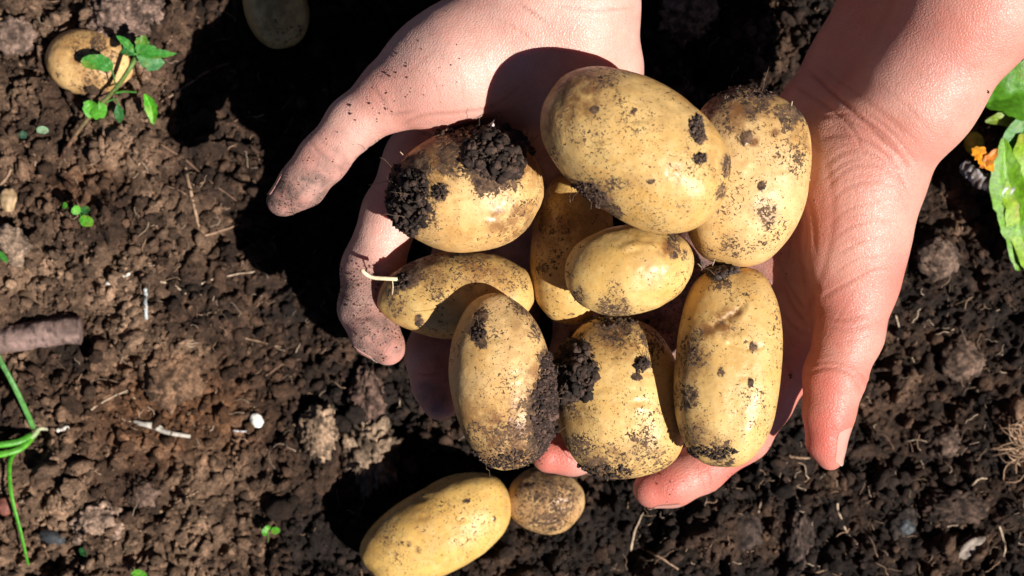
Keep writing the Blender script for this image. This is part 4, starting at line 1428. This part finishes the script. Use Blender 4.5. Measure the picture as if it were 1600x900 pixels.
# broad leaves at the right edge
zg = 0.6; org = P(1640, 250, zg)
w1 = link('leafy_plant', None, loc=org, label='plant with broad bright green leaves reaching in at the right edge', cat='plant')
for kw in (
    dict(pts2d_axis=[(1690, 100), (1640, 130), (1590, 145), (1540, 160)], width=52, z0=2.0, z1=1.5, colr=(.08, .25, .01), serr=.08, lobes=9, blem=.6),
    dict(pts2d_axis=[(1660, 200), (1620, 195), (1580, 185), (1540, 190)], width=17, z0=1.6, z1=1.3, colr=(.22, .32, .04), blem=1.0),
    dict(pts2d_axis=[(1590, 420), (1592, 360), (1575, 290), (1568, 215)], width=32, z0=1.0, z1=2.2, colr=(.13, .31, .004), serr=.08, lobes=8, blem=.7),
    dict(pts2d_axis=[(1610, 430), (1612, 360), (1608, 290), (1598, 210)], width=44, z0=1.2, z1=1.8, colr=(.21, .37, .004), serr=.08, lobes=8, blem=.6),
    dict(pts2d_axis=[(1690, 170), (1650, 210), (1620, 230), (1580, 235)], width=26, z0=1.3, z1=1.1, colr=(.05, .24, .03)),
    dict(pts2d_axis=[(1625, 160), (1600, 205), (1584, 245), (1576, 290)], width=26, z0=1.9, z1=1.2, colr=(.05, .22, .012), serr=.06, lobes=7, blem=.6),
    dict(pts2d_axis=[(1575, 340), (1562, 320), (1555, 312)], width=12, z0=.9, z1=.9, colr=(.08, .30, .03)),
    dict(pts2d_axis=[(1620, 60), (1600, 90), (1585, 130)], width=28, z0=1.6, z1=1.4, colr=(.05, .26, .05)),
):
    add_leaf(w1, org, fold=.25, **kw)
# orange withered leaf
z0 = _gz(1535, 245); org = P(1535, 245, z0)
z0 = z0 + 1.3
o1 = link('withered_leaf', None, loc=org, label='small withered orange leaf with dark holes beside the broad leaves', cat='leaf')
add_leaf(o1, org, 'blade', pts2d_axis=[(1518, 232), (1535, 243), (1552, 268)], width=14, z0=z0 + .9, z1=z0 + 1.0, colr=(.85, .33, .01), serr=.35, lobes=4)
add_leaf(o1, org, 'blade', pts2d_axis=[(1530, 262), (1545, 250), (1560, 232)], width=9, z0=z0 + .95, z1=z0 + 1.1, colr=(.60, .20, .02), serr=.3, lobes=3)

# ------------------------------------------------------------------ stick, pebbles, pale twig
zs = max(_gz(60, 525), _gz(110, 520)) + .35
pts = smooth_line([(-80, 545, zs), (-10, 534, zs + .1), (40, 525, zs + .1), (90, 518, zs + .05), (127, 517, zs)], 40)
pts = smooth_line(pts, 160)
L = [P(*p) for p in pts]
org = L[len(L) // 2].copy()
n = len(L)
V, Q, T = tube([p - org for p in L], [.53 * (1 - .08 * i / n) * (.7 if i == n - 1 else 1) for i in range(n)], 20)
V = V + (V - 0) * 0
rad = fbm(V, .8, 3, 70)[:, None]
V = V + np.array([0, 1, 1]) * (rad * .09 + .05 * fbm(V * np.array([.3, 1, 1]), .12, 3, 73)[:, None])
cv = np.array([.20, .13, .11]) * (1 - .6 * sstep(.15, .4, fbm(V * np.array([1.2, 1, 1]), .25, 3, 77)))[:, None] * (1 + .7 * fbm(V * np.array([.4, 2, 2]), .3, 4, 71))[:, None]
b = Bag(); b.add(V, Q, T, cv)
link('stick', b.mesh('stick'), MAT_ROOT, loc=org, label='thick purplish brown stick end poking in from the left edge', cat='stick')


def pebble(px, py, rx, ry, colr, label, up=.35, name='pebble', ang=0, amp=.3, cat='pebble'):
    z = _gz(px, py)
    V0, F0 = ICO[4]
    d = 1 + amp * fbm(V0 + px, .9, 3, int(px))
    W = V0 * d[:, None] * np.array([rx, ry, min(rx, ry) * .75]) * sc(z)
    th = -math.radians(ang)
    W = np.stack([W[:, 0] * math.cos(th) - W[:, 1] * math.sin(th), W[:, 0] * math.sin(th) + W[:, 1] * math.cos(th), W[:, 2]], 1)
    c = np.array(colr) * (1 + .45 * fbm(V0 + px, .35, 3, 9))[:, None]
    return link(name, mk_mesh(name, W, F0, {'col': c}), MAT_STONE, loc=P(px, py, z + min(rx, ry) * sc(z) * up), label=label, cat=cat)


pebble(401, 657, 10, 12, (.75, .72, .66), 'small white pebble on dark soil left of the pale clod', ang=-20, up=.6)
pebble(82, 840, 20, 12, (.035, .038, .042), 'dark slate pebble at the lower left', ang=10, up=.5)
pebble(1522, 224, 16, 18, (.45, .34, .03), 'smooth yellow pebble like fruit between the wrist and the broad leaves', up=1.0, amp=.1)
pebble(1512, 858, 26, 12, (.24, .19, .155), 'broken pale stone in dark soil at the lower right', ang=-35, amp=.6, up=.6)
pebble(1330, 2, 14, 9, (.45, .28, .18), 'tan stone chip at the top edge beside the clean wrist', up=.7)
pebble(12, 312, 13, 18, (.36, .24, .13), 'tan stone at the left edge below the buried potato', up=.5)
pebble(1415, 822, 14, 14, (.05, .055, .06), 'blue grey stone in the dark soil left of the broken stone', up=.6)
pebble(10, 790, 18, 14, (.20, .07, .05), 'reddish stone at the left edge near the grass', up=.5)
pebble(1392, 412, 9, 6, (.45, .40, .28), 'little cream stone right beside the clean thumb base', up=.6)
# whitish crumbly twig
z0 = _gz(1545, 285) + 1.0
b = Bag()
L = [P(*p) for p in smooth_line([(1505, 262, z0 + .5), (1525, 275, z0 + .8), (1545, 288, z0 + .9), (1578, 300, z0 + .9)], 26)]
V, Q, T = tube(L, [.18 + .14 * abs(math.sin(i * 1.1)) for i in range(len(L))], 12)
V = V + .09 * np.stack([fbm(V, .25, 3, 81), fbm(V, .25, 3, 82), fbm(V, .25, 3, 83)], 1) * 2
tt = sstep(-.05, .25, fbm(V, .35, 3, 84))[:, None]
b.add(V, Q, T, np.array([.62, .62, .6]) * tt + np.array([.12, .09, .08]) * (1 - tt))
link('twig', b.mesh('twig'), MAT_STONE, label='knobbly twig crusted white beneath the orange leaf', cat='twig')
